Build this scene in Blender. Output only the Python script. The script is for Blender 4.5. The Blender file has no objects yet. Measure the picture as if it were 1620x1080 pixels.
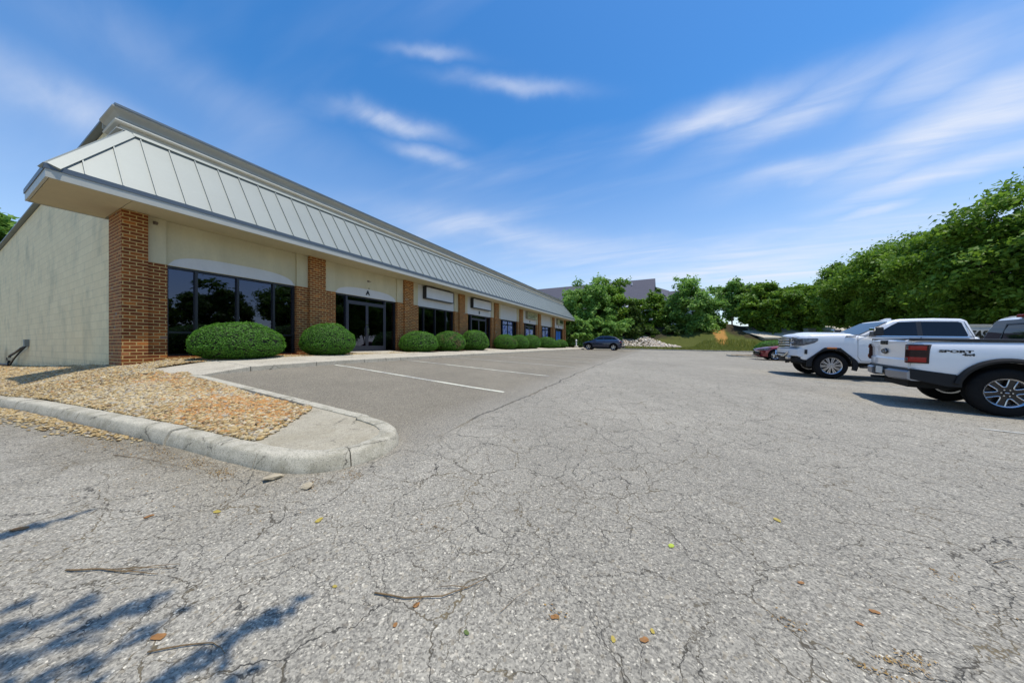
import bpy, bmesh, math, random
import numpy as np
from mathutils import Vector, Matrix, noise as mnoise
from math import radians, sin, cos, pi, sqrt, atan2

S = bpy.context.scene
COL = S.collection
# ------------------------------------------------------------------ camera, world, sun, exposure
# camera at the origin (eye height); +Y runs along the shop front, +X away from it, +Z up
TH = math.atan(0.5)
cam = bpy.data.cameras.new('camera'); cam_o = bpy.data.objects.new('camera', cam); COL.objects.link(cam_o)
cam.sensor_width = 36.0; cam.lens = 36.0 * 480 / 1620; cam.shift_y = 6.2 / 1620
cam.clip_start = 0.05; cam.clip_end = 3000
cam_o.location = (0, 0, 0); cam_o.rotation_euler = (radians(90), 0, TH)
S.camera = cam_o
S.view_settings.view_transform = 'Standard'; S.view_settings.look = 'None'
S.view_settings.gamma = 1.0; S.view_settings.exposure = 0.0
SUN_EL, SUN_AZ = 74.5, 6.0      # azimuth measured from +X towards +Y
FV = Vector((-sin(TH), cos(TH), 0)); RV = Vector((cos(TH), sin(TH), 0)); ZV = Vector((0, 0, 1))
def pdir(px, py):
    return (FV + RV * ((px - 810) / 480) + ZV * ((546.2 - py) / 480))

W = bpy.data.worlds.new("World"); S.world = W; W.use_nodes = True
def make_world():
    nt = W.node_tree; N = nt.nodes; L = nt.links; N.clear()
    out = N.new('ShaderNodeOutputWorld'); bg = N.new('ShaderNodeBackground'); bg.inputs[1].default_value = 0.13
    L.new(bg.outputs[0], out.inputs[0])
    sky = N.new('ShaderNodeTexSky'); sky.sky_type = 'NISHITA'; sky.sun_disc = False
    sky.sun_elevation = radians(SUN_EL); sky.sun_rotation = radians(90 - SUN_AZ)
    sky.air_density = 1.1; sky.dust_density = 0.6; sky.ozone_density = 4.0; sky.altitude = 200
    hsv = N.new('ShaderNodeHueSaturation'); hsv.inputs['Saturation'].default_value = 1.31
    hsv.inputs['Value'].default_value = 1.46
    L.new(sky.outputs[0], hsv.inputs['Color'])
    tc = N.new('ShaderNodeTexCoord')
    def vm(op, a, b=None, s=None):
        n = N.new('ShaderNodeVectorMath'); n.operation = op
        for i, v in enumerate((a, b)):
            if v is None: continue
            if isinstance(v, (tuple, Vector)): n.inputs[i].default_value = tuple(v)
            else: L.new(v, n.inputs[i])
        if s is not None:
            if isinstance(s, (int, float)): n.inputs['Scale'].default_value = s
            else: L.new(s, n.inputs['Scale'])
        return n
    def mt(op, a, b=None, c=None):
        n = N.new('ShaderNodeMath'); n.operation = op
        for i, v in enumerate((a, b, c)):
            if v is None: continue
            if isinstance(v, (int, float)): n.inputs[i].default_value = v
            else: L.new(v, n.inputs[i])
        return n.outputs[0]
    D = tc.outputs['Generated']
    # plane-projected coordinates of a high cloud deck
    sep = N.new('ShaderNodeSeparateXYZ'); L.new(D, sep.inputs[0])
    zz = mt('ADD', mt('MAXIMUM', sep.outputs[2], 0.0), 0.10)
    pl = vm('SCALE', D, s=mt('DIVIDE', 1.0, zz)).outputs[0]
    mp = N.new('ShaderNodeMapping'); mp.inputs['Rotation'].default_value = (0, 0, radians(-35))
    mp.inputs['Scale'].default_value = (0.55, 2.3, 0.0); L.new(pl, mp.inputs[0])
    fib = N.new('ShaderNodeTexNoise'); fib.inputs['Scale'].default_value = 2.2; fib.inputs['Detail'].default_value = 9
    fib.inputs['Roughness'].default_value = 0.58; fib.inputs['Distortion'].default_value = 0.7
    L.new(mp.outputs[0], fib.inputs['Vector'])
    big = N.new('ShaderNodeTexNoise'); big.inputs['Scale'].default_value = 0.9; big.inputs['Detail'].default_value = 4
    L.new(mp.outputs[0], big.inputs['Vector'])
    # warp of the direction, so patch outlines feather out
    wn = N.new('ShaderNodeTexNoise'); wn.inputs['Scale'].default_value = 2.6; wn.inputs['Detail'].default_value = 6
    wn.inputs['Roughness'].default_value = 0.55
    L.new(D, wn.inputs['Vector'])
    wv = vm('SCALE', vm('SUBTRACT', wn.outputs['Color'], (0.5, 0.5, 0.5)).outputs[0], s=0.13).outputs[0]
    DW = vm('ADD', D, wv).outputs[0]
    patches = [(815, 134, 66, 10, 2, .62), (620, 207, 62, 11, -2, .62), (682, 251, 42, 8, 3, .45), (690, 92, 50, 8, -5, .35),
               (1150, 186, 85, 18, -4, .75), (1290, 160, 130, 22, -10, .55), (1480, 100, 95, 42, -28, .50), (1530, 190, 150, 38, -12, .80),
               (1540, 268, 150, 16, 4, .68), (1330, 250, 120, 15, 3, .5), (1400, 331, 45, 7, 0, .45), (90, 150, 170, 30, 14, .42),
               (820, 372, 150, 16, 9, .42), (1160, 425, 260, 34, 0, .45), (930, 395, 120, 14, 2, .3), (200, 60, 260, 40, 8, .16), (1560, 60, 160, 60, -30, .25)]
    acc = None
    for (px, py, hw, hh, tilt, st) in patches:
        C = pdir(px, py).normalized()
        eu = (pdir(px + 1, py) - pdir(px, py)).normalized(); ev = ZV
        t = radians(tilt)
        U = (eu * cos(t) - ev * sin(t)); V = (eu * sin(t) + ev * cos(t))
        # measure in the tangent plane at C
        k = 1.0 / pdir(px, py).length / 480
        U = (U - C * U.dot(C)); V = (V - C * V.dot(C))
        su = U.length * hw * k * 1.0; sv = V.length * hh * k * 1.0
        U = U.normalized() / su; V = V.normalized() / sv
        a = vm('DOT_PRODUCT', DW, tuple(U)).outputs['Value']; b = vm('DOT_PRODUCT', DW, tuple(V)).outputs['Value']
        f = vm('DOT_PRODUCT', D, tuple(C)).outputs['Value']
        r2 = mt('ADD', mt('MULTIPLY', a, a), mt('MULTIPLY', b, b))
        g = mt('MULTIPLY', mt('POWER', 2.718, mt('MULTIPLY', r2, -0.6)), mt('MULTIPLY', mt('GREATER_THAN', f, 0.2), st))
        acc = g if acc is None else mt('MAXIMUM', acc, g)
    fr = N.new('ShaderNodeMapRange'); fr.inputs['From Min'].default_value = 0.28; fr.inputs['From Max'].default_value = 0.68
    L.new(fib.outputs[0], fr.inputs['Value'])
    dens = mt('MULTIPLY', acc, mt('ADD', mt('MULTIPLY', fr.outputs[0], 0.75), 0.30))
    br = N.new('ShaderNodeMapRange'); br.inputs['From Min'].default_value = 0.50; br.inputs['From Max'].default_value = 0.8
    L.new(big.outputs[0], br.inputs['Value'])
    dens = mt('ADD', dens, mt('MULTIPLY', mt('MULTIPLY', br.outputs[0], fr.outputs[0]), 0.30))
    # thin veil low over the horizon
    hz = N.new('ShaderNodeMapRange'); hz.inputs['From Min'].default_value = 0.0; hz.inputs['From Max'].default_value = 0.55
    hz.inputs['To Min'].default_value = 0.50; hz.inputs['To Max'].default_value = 0.0
    L.new(sep.outputs[2], hz.inputs['Value'])
    dens = mt('MINIMUM', mt('ADD', dens, hz.outputs[0]), 0.9)
    mix = N.new('ShaderNodeMix'); mix.data_type = 'RGBA'
    L.new(dens, mix.inputs[0]); L.new(hsv.outputs[0], mix.inputs[6]); mix.inputs[7].default_value = (6.3, 6.7, 7.6, 1)
    L.new(mix.outputs[2], bg.inputs[0])
make_world()

sun = bpy.data.lights.new('sun', 'SUN'); sun.energy = 4.1; sun.angle = radians(0.53); sun.color = (1.0, 0.94, 0.83)
sun_o = bpy.data.objects.new('sun', sun); COL.objects.link(sun_o)
_sd = Vector((cos(radians(SUN_EL)) * cos(radians(SUN_AZ)), cos(radians(SUN_EL)) * sin(radians(SUN_AZ)), sin(radians(SUN_EL))))
sun_o.rotation_euler = _sd.to_track_quat('Z', 'Y').to_euler(); sun_o.location = _sd * 60

# ------------------------------------------------------------------ helpers
class MB:
    """collects polygons, builds ONE mesh object"""
    def __init__(s): s.v = []; s.f = []; s.m = []
    def add(s, vs, fs, mi=0):
        b = len(s.v); s.v += [tuple(p) for p in vs]; s.f += [tuple(i + b for i in f) for f in fs]; s.m += [mi] * len(fs); return s
    def box(s, x0, x1, y0, y1, z0, z1, mi=0):
        if x0 > x1: x0, x1 = x1, x0
        if y0 > y1: y0, y1 = y1, y0
        if z0 > z1: z0, z1 = z1, z0
        vs = [(x0, y0, z0), (x1, y0, z0), (x1, y1, z0), (x0, y1, z0), (x0, y0, z1), (x1, y0, z1), (x1, y1, z1), (x0, y1, z1)]
        return s.add(vs, [(0, 3, 2, 1), (4, 5, 6, 7), (0, 1, 5, 4), (1, 2, 6, 5), (2, 3, 7, 6), (3, 0, 4, 7)], mi)
    def prism(s, poly, a0, a1, axis='y', mi=0):
        """poly of 2D points extruded along an axis. axis y: (x,z); x: (y,z); z: (x,y)"""
        n = len(poly)
        def P(p, a): return {'y': (p[0], a, p[1]), 'x': (a, p[0], p[1]), 'z': (p[0], p[1], a)}[axis]
        vs = [P(p, a0) for p in poly] + [P(p, a1) for p in poly]
        fs = [tuple(range(n)), tuple(range(2 * n - 1, n - 1, -1))]
        for i in range(n): j = (i + 1) % n; fs.append((i, i + n, j + n, j))
        return s.add(vs, fs, mi)
    def tube(s, pts, rad, seg=8, mi=0, cap=True):
        pts = [Vector(p) for p in pts]; n = len(pts); rs = rad if isinstance(rad, (list, tuple)) else [rad] * n
        vs = []; up = None
        for i in range(n):
            t = (pts[min(i + 1, n - 1)] - pts[max(i - 1, 0)]).normalized()
            if up is None or abs(up.dot(t)) > .95: up = Vector((0, 0, 1)) if abs(t.z) < .9 else Vector((1, 0, 0))
            a = t.cross(up).normalized(); b = a.cross(t).normalized(); up = b
            for k in range(seg):
                w = 2 * pi * k / seg; vs.append(pts[i] + (a * cos(w) + b * sin(w)) * rs[i])
        fs = []
        for i in range(n - 1):
            for k in range(seg):
                q = (k + 1) % seg; fs.append((i * seg + k, i * seg + q, (i + 1) * seg + q, (i + 1) * seg + k))
        if cap: fs.append(tuple(range(seg - 1, -1, -1))); fs.append(tuple((n - 1) * seg + k for k in range(seg)))
        return s.add(vs, fs, mi)
    def lathe(s, prof, center=(0, 0, 0), seg=24, axis='z', mi=0, close=False):
        """prof of (r, a) pairs, turned round an axis"""
        vs = []; n = len(prof)
        for k in range(seg):
            w = 2 * pi * k / seg
            for (r, a) in prof:
                p = {'z': (r * cos(w), r * sin(w), a), 'y': (r * cos(w), a, r * sin(w)), 'x': (a, r * cos(w), r * sin(w))}[axis]
                vs.append((p[0] + center[0], p[1] + center[1], p[2] + center[2]))
        fs = []
        for k in range(seg):
            q = (k + 1) % seg
            for i in range(n - 1 + (1 if close else 0)):
                j = (i + 1) % n
                fs.append((k * n + i, q * n + i, q * n + j, k * n + j))
        return s.add(vs, fs, mi)
    def grid(s, P, mi=0, closed=False):
        """P[i][j] points"""
        n = len(P); m = len(P[0]); vs = [p for r in P for p in r]; fs = []
        for i in range(n - 1):
            for j in range(m - 1 + (1 if closed else 0)):
                k = (j + 1) % m; fs.append((i * m + j, i * m + k, (i + 1) * m + k, (i + 1) * m + j))
        return s.add(vs, fs, mi)
    def build(s, name, mats, parent=None, smooth=None, bevel=0, bseg=2, fixn=True):
        me = bpy.data.meshes.new(name); me.from_pydata(s.v, [], s.f)
        mats = mats if isinstance(mats, (list, tuple)) else [mats]
        for m in mats: me.materials.append(m)
        if len(mats) > 1: me.polygons.foreach_set('material_index', s.m)
        if fixn or bevel:
            bm = bmesh.new(); bm.from_mesh(me)
            if bevel:
                bmesh.ops.remove_doubles(bm, verts=bm.verts, dist=1e-5)
            bmesh.ops.recalc_face_normals(bm, faces=bm.faces)
            bm.to_mesh(me); bm.free()
        o = bpy.data.objects.new(name, me); COL.objects.link(o)
        if parent is not None: o.parent = parent
        if bevel:
            md = o.modifiers.new('bevel', 'BEVEL'); md.width = bevel; md.segments = bseg; md.limit_method = 'ANGLE'; md.angle_limit = radians(30)
        if smooth is not None:
            me.shade_smooth() if smooth >= 180 else None
            if smooth < 180: auto_smooth(me, smooth)
        return o
def auto_smooth(me, deg):
    bm = bmesh.new(); bm.from_mesh(me)
    for f in bm.faces: f.smooth = True
    for e in bm.edges:
        if len(e.link_faces) == 2: e.smooth = e.calc_face_angle(0) < radians(deg)
        else: e.smooth = False
    bm.to_mesh(me); bm.free()
def tag(o, label=None, cat=None, group=None, kind=None):
    if label: o['label'] = label
    if cat: o['category'] = cat
    if group: o['group'] = group
    if kind: o['kind'] = kind
    return o
def empty(name, loc=(0, 0, 0), rz=0):
    o = bpy.data.objects.new(name, None); o.location = loc; o.rotation_euler = (0, 0, rz); o.empty_display_size = 0.3
    COL.objects.link(o); return o
def copy_tree(o, parent=None):
    c = o.copy(); COL.objects.link(c)
    if parent is not None: c.parent = parent
    for ch in list(o.children): copy_tree(ch, c)
    return c
def text_mesh(name, txt, size, mat, parent, M, depth=0.004, shear=0.0, bold=0.0, sx=1.0, align='CENTER'):
    cu = bpy.data.curves.new(name, 'FONT'); cu.body = txt; cu.size = size; cu.extrude = depth; cu.shear = shear; cu.offset = bold
    cu.align_x = align; cu.align_y = 'CENTER'; cu.resolution_u = 3
    t = bpy.data.objects.new('t', cu); COL.objects.link(t)
    dg = bpy.context.evaluated_depsgraph_get(); me = bpy.data.meshes.new_from_object(t.evaluated_get(dg))
    bpy.data.objects.remove(t); bpy.data.curves.remove(cu)
    for v in me.vertices: v.co.x *= sx
    me.transform(M); me.materials.clear(); me.materials.append(mat); me.name = name
    o = bpy.data.objects.new(name, me); COL.objects.link(o)
    if parent is not None: o.parent = parent
    return o

class NT:
    def __init__(s, m):
        s.nt = m.node_tree; s.N = s.nt.nodes; s.L = s.nt.links
    def new(s, t, **kw):
        n = s.N.new(t)
        for k, v in kw.items():
            if k.startswith('_'): setattr(n, k[1:], v)
            else: s.set(n.inputs[k.replace('__', ' ')], v)
        return n
    def set(s, sock, v):
        if isinstance(v, bpy.types.NodeSocket): s.L.new(v, sock)
        else:
            if isinstance(v, tuple) and len(v) == 3 and sock.type == 'RGBA': v = (*v, 1)
            sock.default_value = v
    def math(s, op, a, b=None, c=None, clamp=False):
        n = s.N.new('ShaderNodeMath'); n.operation = op; n.use_clamp = clamp
        for i, v in enumerate((a, b, c)):
            if v is not None: s.set(n.inputs[i], v)
        return n.outputs[0]
    def mix(s, f, a, b, mode='MIX'):
        n = s.N.new('ShaderNodeMix'); n.data_type = 'RGBA'; n.blend_type = mode
        s.set(n.inputs[0], f); s.set(n.inputs[6], a); s.set(n.inputs[7], b); return n.outputs[2]
    def noise(s, vec, scale, detail=4, rough=0.5, dist=0.0):
        n = s.N.new('ShaderNodeTexNoise'); n.inputs['Scale'].default_value = scale; n.inputs['Detail'].default_value = detail
        n.inputs['Roughness'].default_value = rough; n.inputs['Distortion'].default_value = dist; s.L.new(vec, n.inputs['Vector']); return n
    def rng(s, v, a, b, c=0.0, d=1.0, smooth=False):
        n = s.N.new('ShaderNodeMapRange'); n.inputs['From Min'].default_value = a; n.inputs['From Max'].default_value = b
        n.inputs['To Min'].default_value = c; n.inputs['To Max'].default_value = d; s.set(n.inputs['Value'], v)
        if smooth: n.interpolation_type = 'SMOOTHSTEP'
        return n.outputs[0]
    def ramp(s, v, stops):
        n = s.N.new('ShaderNodeValToRGB'); cr = n.color_ramp
        while len(cr.elements) < len(stops): cr.elements.new(0.5)
        for e, (p, c) in zip(cr.elements, stops): e.position = p; e.color = (*c, 1) if len(c) == 3 else c
        s.set(n.inputs[0], v); return n.outputs[0]
    def bump(s, h, strength=0.5, dist=0.01, prev=None):
        n = s.N.new('ShaderNodeBump'); n.inputs['Strength'].default_value = strength; n.inputs['Distance'].default_value = dist
        s.set(n.inputs['Height'], h)
        if prev is not None: s.L.new(prev, n.inputs['Normal'])
        return n.outputs[0]
def mat(name, col=(.5, .5, .5), rough=0.6, metal=0.0, spec=0.5, coat=0.0, vary=0.0, vscale=3.0, bump=0.0, bscale=60.0, emit=None, estr=0.0):
    m = bpy.data.materials.new(name); m.use_nodes = True; t = NT(m); b = t.N['Principled BSDF']
    b.inputs['Base Color'].default_value = (*col, 1); b.inputs['Roughness'].default_value = rough; b.inputs['Metallic'].default_value = metal
    b.inputs['Specular IOR Level'].default_value = spec; b.inputs['Coat Weight'].default_value = coat
    b.inputs['Coat Roughness'].default_value = 0.04
    if vary or bump:
        tc = t.N.new('ShaderNodeTexCoord'); o = tc.outputs['Object']
        if vary:
            n = t.noise(o, vscale, 6, 0.6); k = t.rng(n.outputs[0], 0.3, 0.7, 1 - vary, 1 + vary * .6)
            c = t.mix(1.0, (*col, 1), k, 'MULTIPLY'); t.L.new(c, b.inputs['Base Color'])
        if bump:
            n2 = t.noise(o, bscale, 5, 0.6); t.L.new(t.bump(n2.outputs[0], bump, 0.01), b.inputs['Normal'])
    if emit: b.inputs['Emission Color'].default_value = (*emit, 1); b.inputs['Emission Strength'].default_value = estr
    return m

M = {}
M['black_frame'] = mat('dark bronze frame', (.018, .017, .018), .35, vary=.1)
M['black_plastic'] = mat('black plastic', (.016, .016, .018), .45, vary=.15, vscale=8)
M['dark_trim'] = mat('charcoal cladding', (.014, .0145, .016), .6, spec=.25, vary=.1, bump=.1, bscale=400)
M['tyre'] = mat('tyre rubber', (.010, .010, .0105), .85, spec=.2, vary=.25, vscale=12, bump=.2, bscale=90)
M['white_paint'] = mat('white car paint', (.78, .79, .81), .28, coat=.8, vary=.02)
M['navy_paint'] = mat('navy car paint', (.012, .018, .05), .25, metal=.3, coat=1.0, vary=.05)
M['red_paint'] = mat('dark red car paint', (.22, .012, .02), .25, metal=.3, coat=1.0, vary=.05)
M['chrome'] = mat('chrome', (.75, .75, .76), .12, metal=1.0)
M['alloy'] = mat('machined alloy', (.62, .62, .63), .25, metal=.9)
M['grey_bumper'] = mat('satin grey bumper', (.30, .30, .32), .4, metal=.6, vary=.08)
M['dark_rim'] = mat('gloss black rim', (.012, .012, .013), .25)
M['car_glass'] = mat('car glass', (.005, .007, .012), .03, spec=.45)
M['windshield'] = mat('windshield glass', (.005, .007, .012), .03, spec=.55)
M['red_lens'] = mat('red lamp lens', (.30, .010, .006), .25, spec=.4)
M['dark_lens'] = mat('smoked lamp lens', (.022, .005, .005), .3, spec=.3)
M['clear_lens'] = mat('clear lamp lens', (.16, .16, .17), .1, metal=.3, vary=.7, vscale=14)
M['amber'] = mat('amber marker', (.75, .22, .03), .2, coat=.5)
M['plate'] = mat('plate', (.6, .62, .6), .4, vary=.2, vscale=30)
M['under'] = mat('underbody', (.012, .012, .012), .9)
M['coping'] = mat('blue grey coping', (.16, .19, .21), .45, metal=.3, vary=.08)
M['drip'] = mat('slate drip edge', (.10, .125, .15), .45, metal=.3, vary=.05)
M['fascia'] = mat('pale blue fascia', (.44, .44, .39), .45, vary=.06, vscale=1.5)
M['cornice'] = mat('grey beige cornice', (.42, .40, .34), .6, vary=.06)
M['cornice_light'] = mat('cream moulding', (.62, .60, .52), .6, vary=.05)
M['letter'] = mat('black letter', (.012, .012, .012), .5)
M['white_metal'] = mat('white painted metal', (.72, .72, .70), .4, vary=.06)
M['sign_face'] = mat('blank white sign face', (.60, .61, .63), .35, vary=.07, vscale=1.5)
M['sign_yellow'] = mat('yellowed sign face', (.50, .50, .30), .4, vary=.1, vscale=2)
M['sign_green'] = mat('dark green sign panel', (.04, .07, .04), .4, vary=.2, vscale=4)
M['beige_wall'] = mat('beige metal wall', (.50, .45, .36), .6, vary=.06, vscale=.6)
M['bark'] = mat('bark', (.16, .125, .09), .9, vary=.35, vscale=6, bump=.6, bscale=25)
M['twig'] = mat('dry twig', (.20, .13, .06), .85, vary=.4, vscale=40)
M['leaf_yellow'] = mat('yellow leaf', (.42, .32, .06), .6, vary=.2, vscale=60)
M['leaf_orange'] = mat('orange leaf', (.30, .14, .04), .7, vary=.3, vscale=60)
M['leaf_green'] = mat('lime leaf', (.40, .48, .05), .6, vary=.2, vscale=60)
M['concrete_chunk'] = mat('broken concrete', (.45, .38, .26), .9, vary=.25, vscale=15, bump=.7, bscale=60)

def glass_mat():
    m = bpy.data.materials.new('tinted window glass'); m.use_nodes = True; t = NT(m); t.N.clear()
    out = t.N.new('ShaderNodeOutputMaterial'); tr = t.N.new('ShaderNodeBsdfTransparent'); tr.inputs[0].default_value = (.16, .17, .20, 1)
    gl = t.N.new('ShaderNodeBsdfGlossy'); gl.inputs['Roughness'].default_value = 0.015; gl.inputs[0].default_value = (.62, .68, .95, 1)
    tc = t.N.new('ShaderNodeTexCoord'); n = t.noise(tc.outputs['Object'], 0.8, 2); 
    t.L.new(t.bump(n.outputs[0], 0.05, 0.05), gl.inputs['Normal'])
    fr = t.N.new('ShaderNodeFresnel'); fr.inputs[0].default_value = 1.9
    mx = t.N.new('ShaderNodeMixShader'); t.L.new(fr.outputs[0], mx.inputs[0]); t.L.new(tr.outputs[0], mx.inputs[1]); t.L.new(gl.outputs[0], mx.inputs[2])
    t.L.new(mx.outputs[0], out.inputs[0]); return m
M['glass'] = glass_mat()

def asphalt():
    m = bpy.data.materials.new('weathered asphalt'); m.use_nodes = True; t = NT(m); b = t.N['Principled BSDF']
    tc = t.N.new('ShaderNodeTexCoord'); P = tc.outputs['Object']
    sp = t.new('ShaderNodeSeparateXYZ', Vector=P)
    # stones of the worn surface
    v1 = t.new('ShaderNodeTexVoronoi', Vector=P, Scale=135.0, Randomness=1.0)
    c1 = t.new('ShaderNodeSeparateColor', Color=v1.outputs['Color'])
    stone = t.ramp(c1.outputs[0], [(0, (.185, .183, .175)), (.3, (.265, .26, .245)), (.7, (.335, .328, .305)), (.95, (.41, .40, .37)), (1, (.66, .64, .58))])
    v2 = t.new('ShaderNodeTexVoronoi', Vector=P, Scale=66.0); c2 = t.new('ShaderNodeSeparateColor', Color=v2.outputs['Color'])
    stone = t.mix(t.rng(c2.outputs[1], .92, .94), stone, t.ramp(c2.outputs[2], [(0, (.19, .18, .165)), (.5, (.30, .28, .24)), (1, (.50, .48, .44))]))
    fine = t.noise(P, 60, 5, .7)
    pits = t.rng(fine.outputs[0], .33, .47)
    stone = t.mix(t.math('SUBTRACT', 1.0, pits), stone, (.115, .112, .105, 1))
    # broad wear
    n3 = t.noise(P, .35, 5, .6); n4 = t.noise(P, 2.2, 4, .6)
    wear = t.math('MULTIPLY', t.rng(n3.outputs[0], .3, .7, .88, 1.10), t.rng(n4.outputs[0], .3, .7, .93, 1.06))
    col = t.mix(1.0, stone, wear, 'MULTIPLY'); col = t.mix(1.0, col, (1.04, .975, .85, 1), 'MULTIPLY')
    # parking bays laid later: darker, less cracked
    bay = t.rng(t.math('ADD', sp.outputs[0], t.math('MULTIPLY', t.math('SUBTRACT', n4.outputs[0], .5), .25)), -2.45, -2.40)
    bayy = t.rng(sp.outputs[1], 2.2, 2.3)
    open_lot = t.math('MAXIMUM', bay, t.math('SUBTRACT', 1.0, bayy))   # 1 = old surface
    col = t.mix(t.math('SUBTRACT', 1.0, open_lot), col, t.mix(1.0, col, (.955, .955, .965, 1), 'MULTIPLY'))
    # stained strip beside the left kerb
    dk = t.math('SUBTRACT', t.math('ADD', 1.80, t.math('MULTIPLY', sp.outputs[0], .1015)), sp.outputs[1])
    dk = t.math('ADD', dk, t.math('MULTIPLY', t.math('SUBTRACT', n4.outputs[0], .5), .9))
    st = t.math('MULTIPLY', t.rng(dk, .95, .15), t.rng(sp.outputs[0], -2.2, -3.2))
    col = t.mix(t.math('MULTIPLY', st, .75), col, t.mix(1.0, col, (.70, .66, .58, 1), 'MULTIPLY'))
    # cracks
    wn = t.noise(P, 2.6, 5, .6); ws = t.new('ShaderNodeVectorMath', _operation='SUBTRACT'); t.L.new(wn.outputs['Color'], ws.inputs[0]); ws.inputs[1].default_value = (.5, .5, .5)
    wsc = t.new('ShaderNodeVectorMath', _operation='SCALE'); t.L.new(ws.outputs[0], wsc.inputs[0]); wsc.inputs['Scale'].default_value = .42
    wf = t.noise(P, 22, 3, .6); w2 = t.new('ShaderNodeVectorMath', _operation='SCALE'); t.L.new(wf.outputs['Color'], w2.inputs[0]); w2.inputs['Scale'].default_value = .045
    Q = t.new('ShaderNodeVectorMath', _operation='ADD'); t.L.new(P, Q.inputs[0]); t.L.new(wsc.outputs[0], Q.inputs[1])
    Q2 = t.new('ShaderNodeVectorMath', _operation='ADD'); t.L.new(Q.outputs[0], Q2.inputs[0]); t.L.new(w2.outputs[0], Q2.inputs[1])
    fl = t.new('ShaderNodeVectorMath', _operation='MULTIPLY'); t.L.new(Q2.outputs[0], fl.inputs[0]); fl.inputs[1].default_value = (1, 1, 0)
    def crack(scale, w, mscale, m0, m1):
        v = t.N.new('ShaderNodeTexVoronoi'); v.feature = 'DISTANCE_TO_EDGE'; v.voronoi_dimensions = '2D'; v.inputs['Scale'].default_value = scale; t.L.new(fl.outputs[0], v.inputs['Vector'])
        wid = t.rng(t.noise(P, mscale * 3, 3).outputs[0], .35, .7, w * .25, w * 1.15)
        line = t.math('SUBTRACT', 1.0, t.math('DIVIDE', v.outputs['Distance'], wid), clamp=True)
        msk = t.rng(t.noise(P, mscale, 3, .6).outputs[0], m0, m1)
        return t.math('MULTIPLY', t.math('MINIMUM', t.math('MULTIPLY', line, 1.8), 1.0), msk)
    ca = crack(1.7, .0100, .5, .22, .36); cb = crack(4.0, .021, .9, .34, .46)
    cc = crack(.55, .0036, .3, .25, .38)
    cr = t.math('MAXIMUM', t.math('MAXIMUM', ca, t.math('MULTIPLY', cb, .9)), cc)
    cr = t.math('MULTIPLY', cr, t.math('ADD', t.math('MULTIPLY', open_lot, .93), .07))
    # seam between the two pours
    wob = t.noise(P, 1.1, 5, .6)
    sx = t.math('ABSOLUTE', t.math('ADD', t.math('ADD', sp.outputs[0], 2.42), t.math('MULTIPLY', t.math('SUBTRACT', wob.outputs[0], .5), .35)))
    seam = t.math('MULTIPLY', t.rng(sx, .006, .03, 1, 0), t.rng(sp.outputs[1], 2.6, 3.6))
    cr = t.math('MAXIMUM', cr, t.math('MULTIPLY', seam, .85))
    dirt = t.rng(t.noise(P, 1.7, 3, .6).outputs[0], .45, .62)
    ccol = t.mix(dirt, (.045, .043, .038, 1), (.16, .125, .07, 1))
    col = t.mix(t.math('MULTIPLY', cr, .9), col, ccol)
    # sparse ochre litter dust
    od = t.math('MULTIPLY', t.rng(t.noise(P, 7, 5, .7).outputs[0], .68, .74), .5)
    col = t.mix(od, col, (.30, .22, .10, 1))
    t.L.new(col, b.inputs['Base Color']); b.inputs['Roughness'].default_value = .88; b.inputs['Specular IOR Level'].default_value = .25
    h = t.math('SUBTRACT', t.math('ADD', t.math('MULTIPLY', c1.outputs[0], .5), t.math('MULTIPLY', pits, .8)), t.math('MULTIPLY', cr, 2.2))
    t.L.new(t.bump(h, .55, .006), b.inputs['Normal'])
    return m
M['asphalt'] = asphalt()

def concrete(name, c, stain=(.16, .15, .12), sc=1.0, moss=0.0, amt=.6):
    m = bpy.data.materials.new(name); m.use_nodes = True; t = NT(m); b = t.N['Principled BSDF']
    P = t.N.new('ShaderNodeTexCoord').outputs['Object']
    a = t.noise(P, 3 * sc, 8, .65); g = t.noise(P, 90, 4, .7); d = t.noise(P, 14, 6, .7)
    col = t.mix(1.0, (*c, 1), t.math('MULTIPLY', t.rng(g.outputs[0], .3, .7, .72, 1.2), t.rng(d.outputs[0], .3, .7, .85, 1.1)), 'MULTIPLY')
    col = t.mix(t.math('MULTIPLY', t.rng(a.outputs[0], .46, .70), amt), col, (*stain, 1))
    v = t.new('ShaderNodeTexVoronoi', Vector=P, Scale=150.0); sc_ = t.new('ShaderNodeSeparateColor', Color=v.outputs['Color'])
    col = t.mix(t.rng(sc_.outputs[0], .9, .93, 0, .6), col, (.12, .11, .09, 1))
    wv = t.new('ShaderNodeVectorMath', _operation='SCALE'); t.L.new(d.outputs['Color'], wv.inputs[0]); wv.inputs['Scale'].default_value = .12
    wq = t.new('ShaderNodeVectorMath', _operation='ADD'); t.L.new(P, wq.inputs[0]); t.L.new(wv.outputs[0], wq.inputs[1])
    ve = t.N.new('ShaderNodeTexVoronoi'); ve.feature = 'DISTANCE_TO_EDGE'; ve.inputs['Scale'].default_value = 1.3; t.L.new(wq.outputs[0], ve.inputs['Vector'])
    ck = t.math('MULTIPLY', t.rng(ve.outputs['Distance'], .003, .012, 1, 0), t.rng(a.outputs[0], .47, .55, 0, .8))
    col = t.mix(ck, col, (.06, .055, .045, 1))
    t.L.new(col, b.inputs['Base Color']); b.inputs['Roughness'].default_value = .9; b.inputs['Specular IOR Level'].default_value = .25
    t.L.new(t.bump(t.math('ADD', g.outputs[0], d.outputs[0]), .5, .006), b.inputs['Normal']); return m
M['kerb'] = concrete('kerb concrete', (.50, .46, .36), (.20, .18, .12), 1.2, amt=.75)
M['walk'] = concrete('sidewalk concrete', (.52, .47, .37), (.33, .29, .22), .5, amt=.5)
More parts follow.
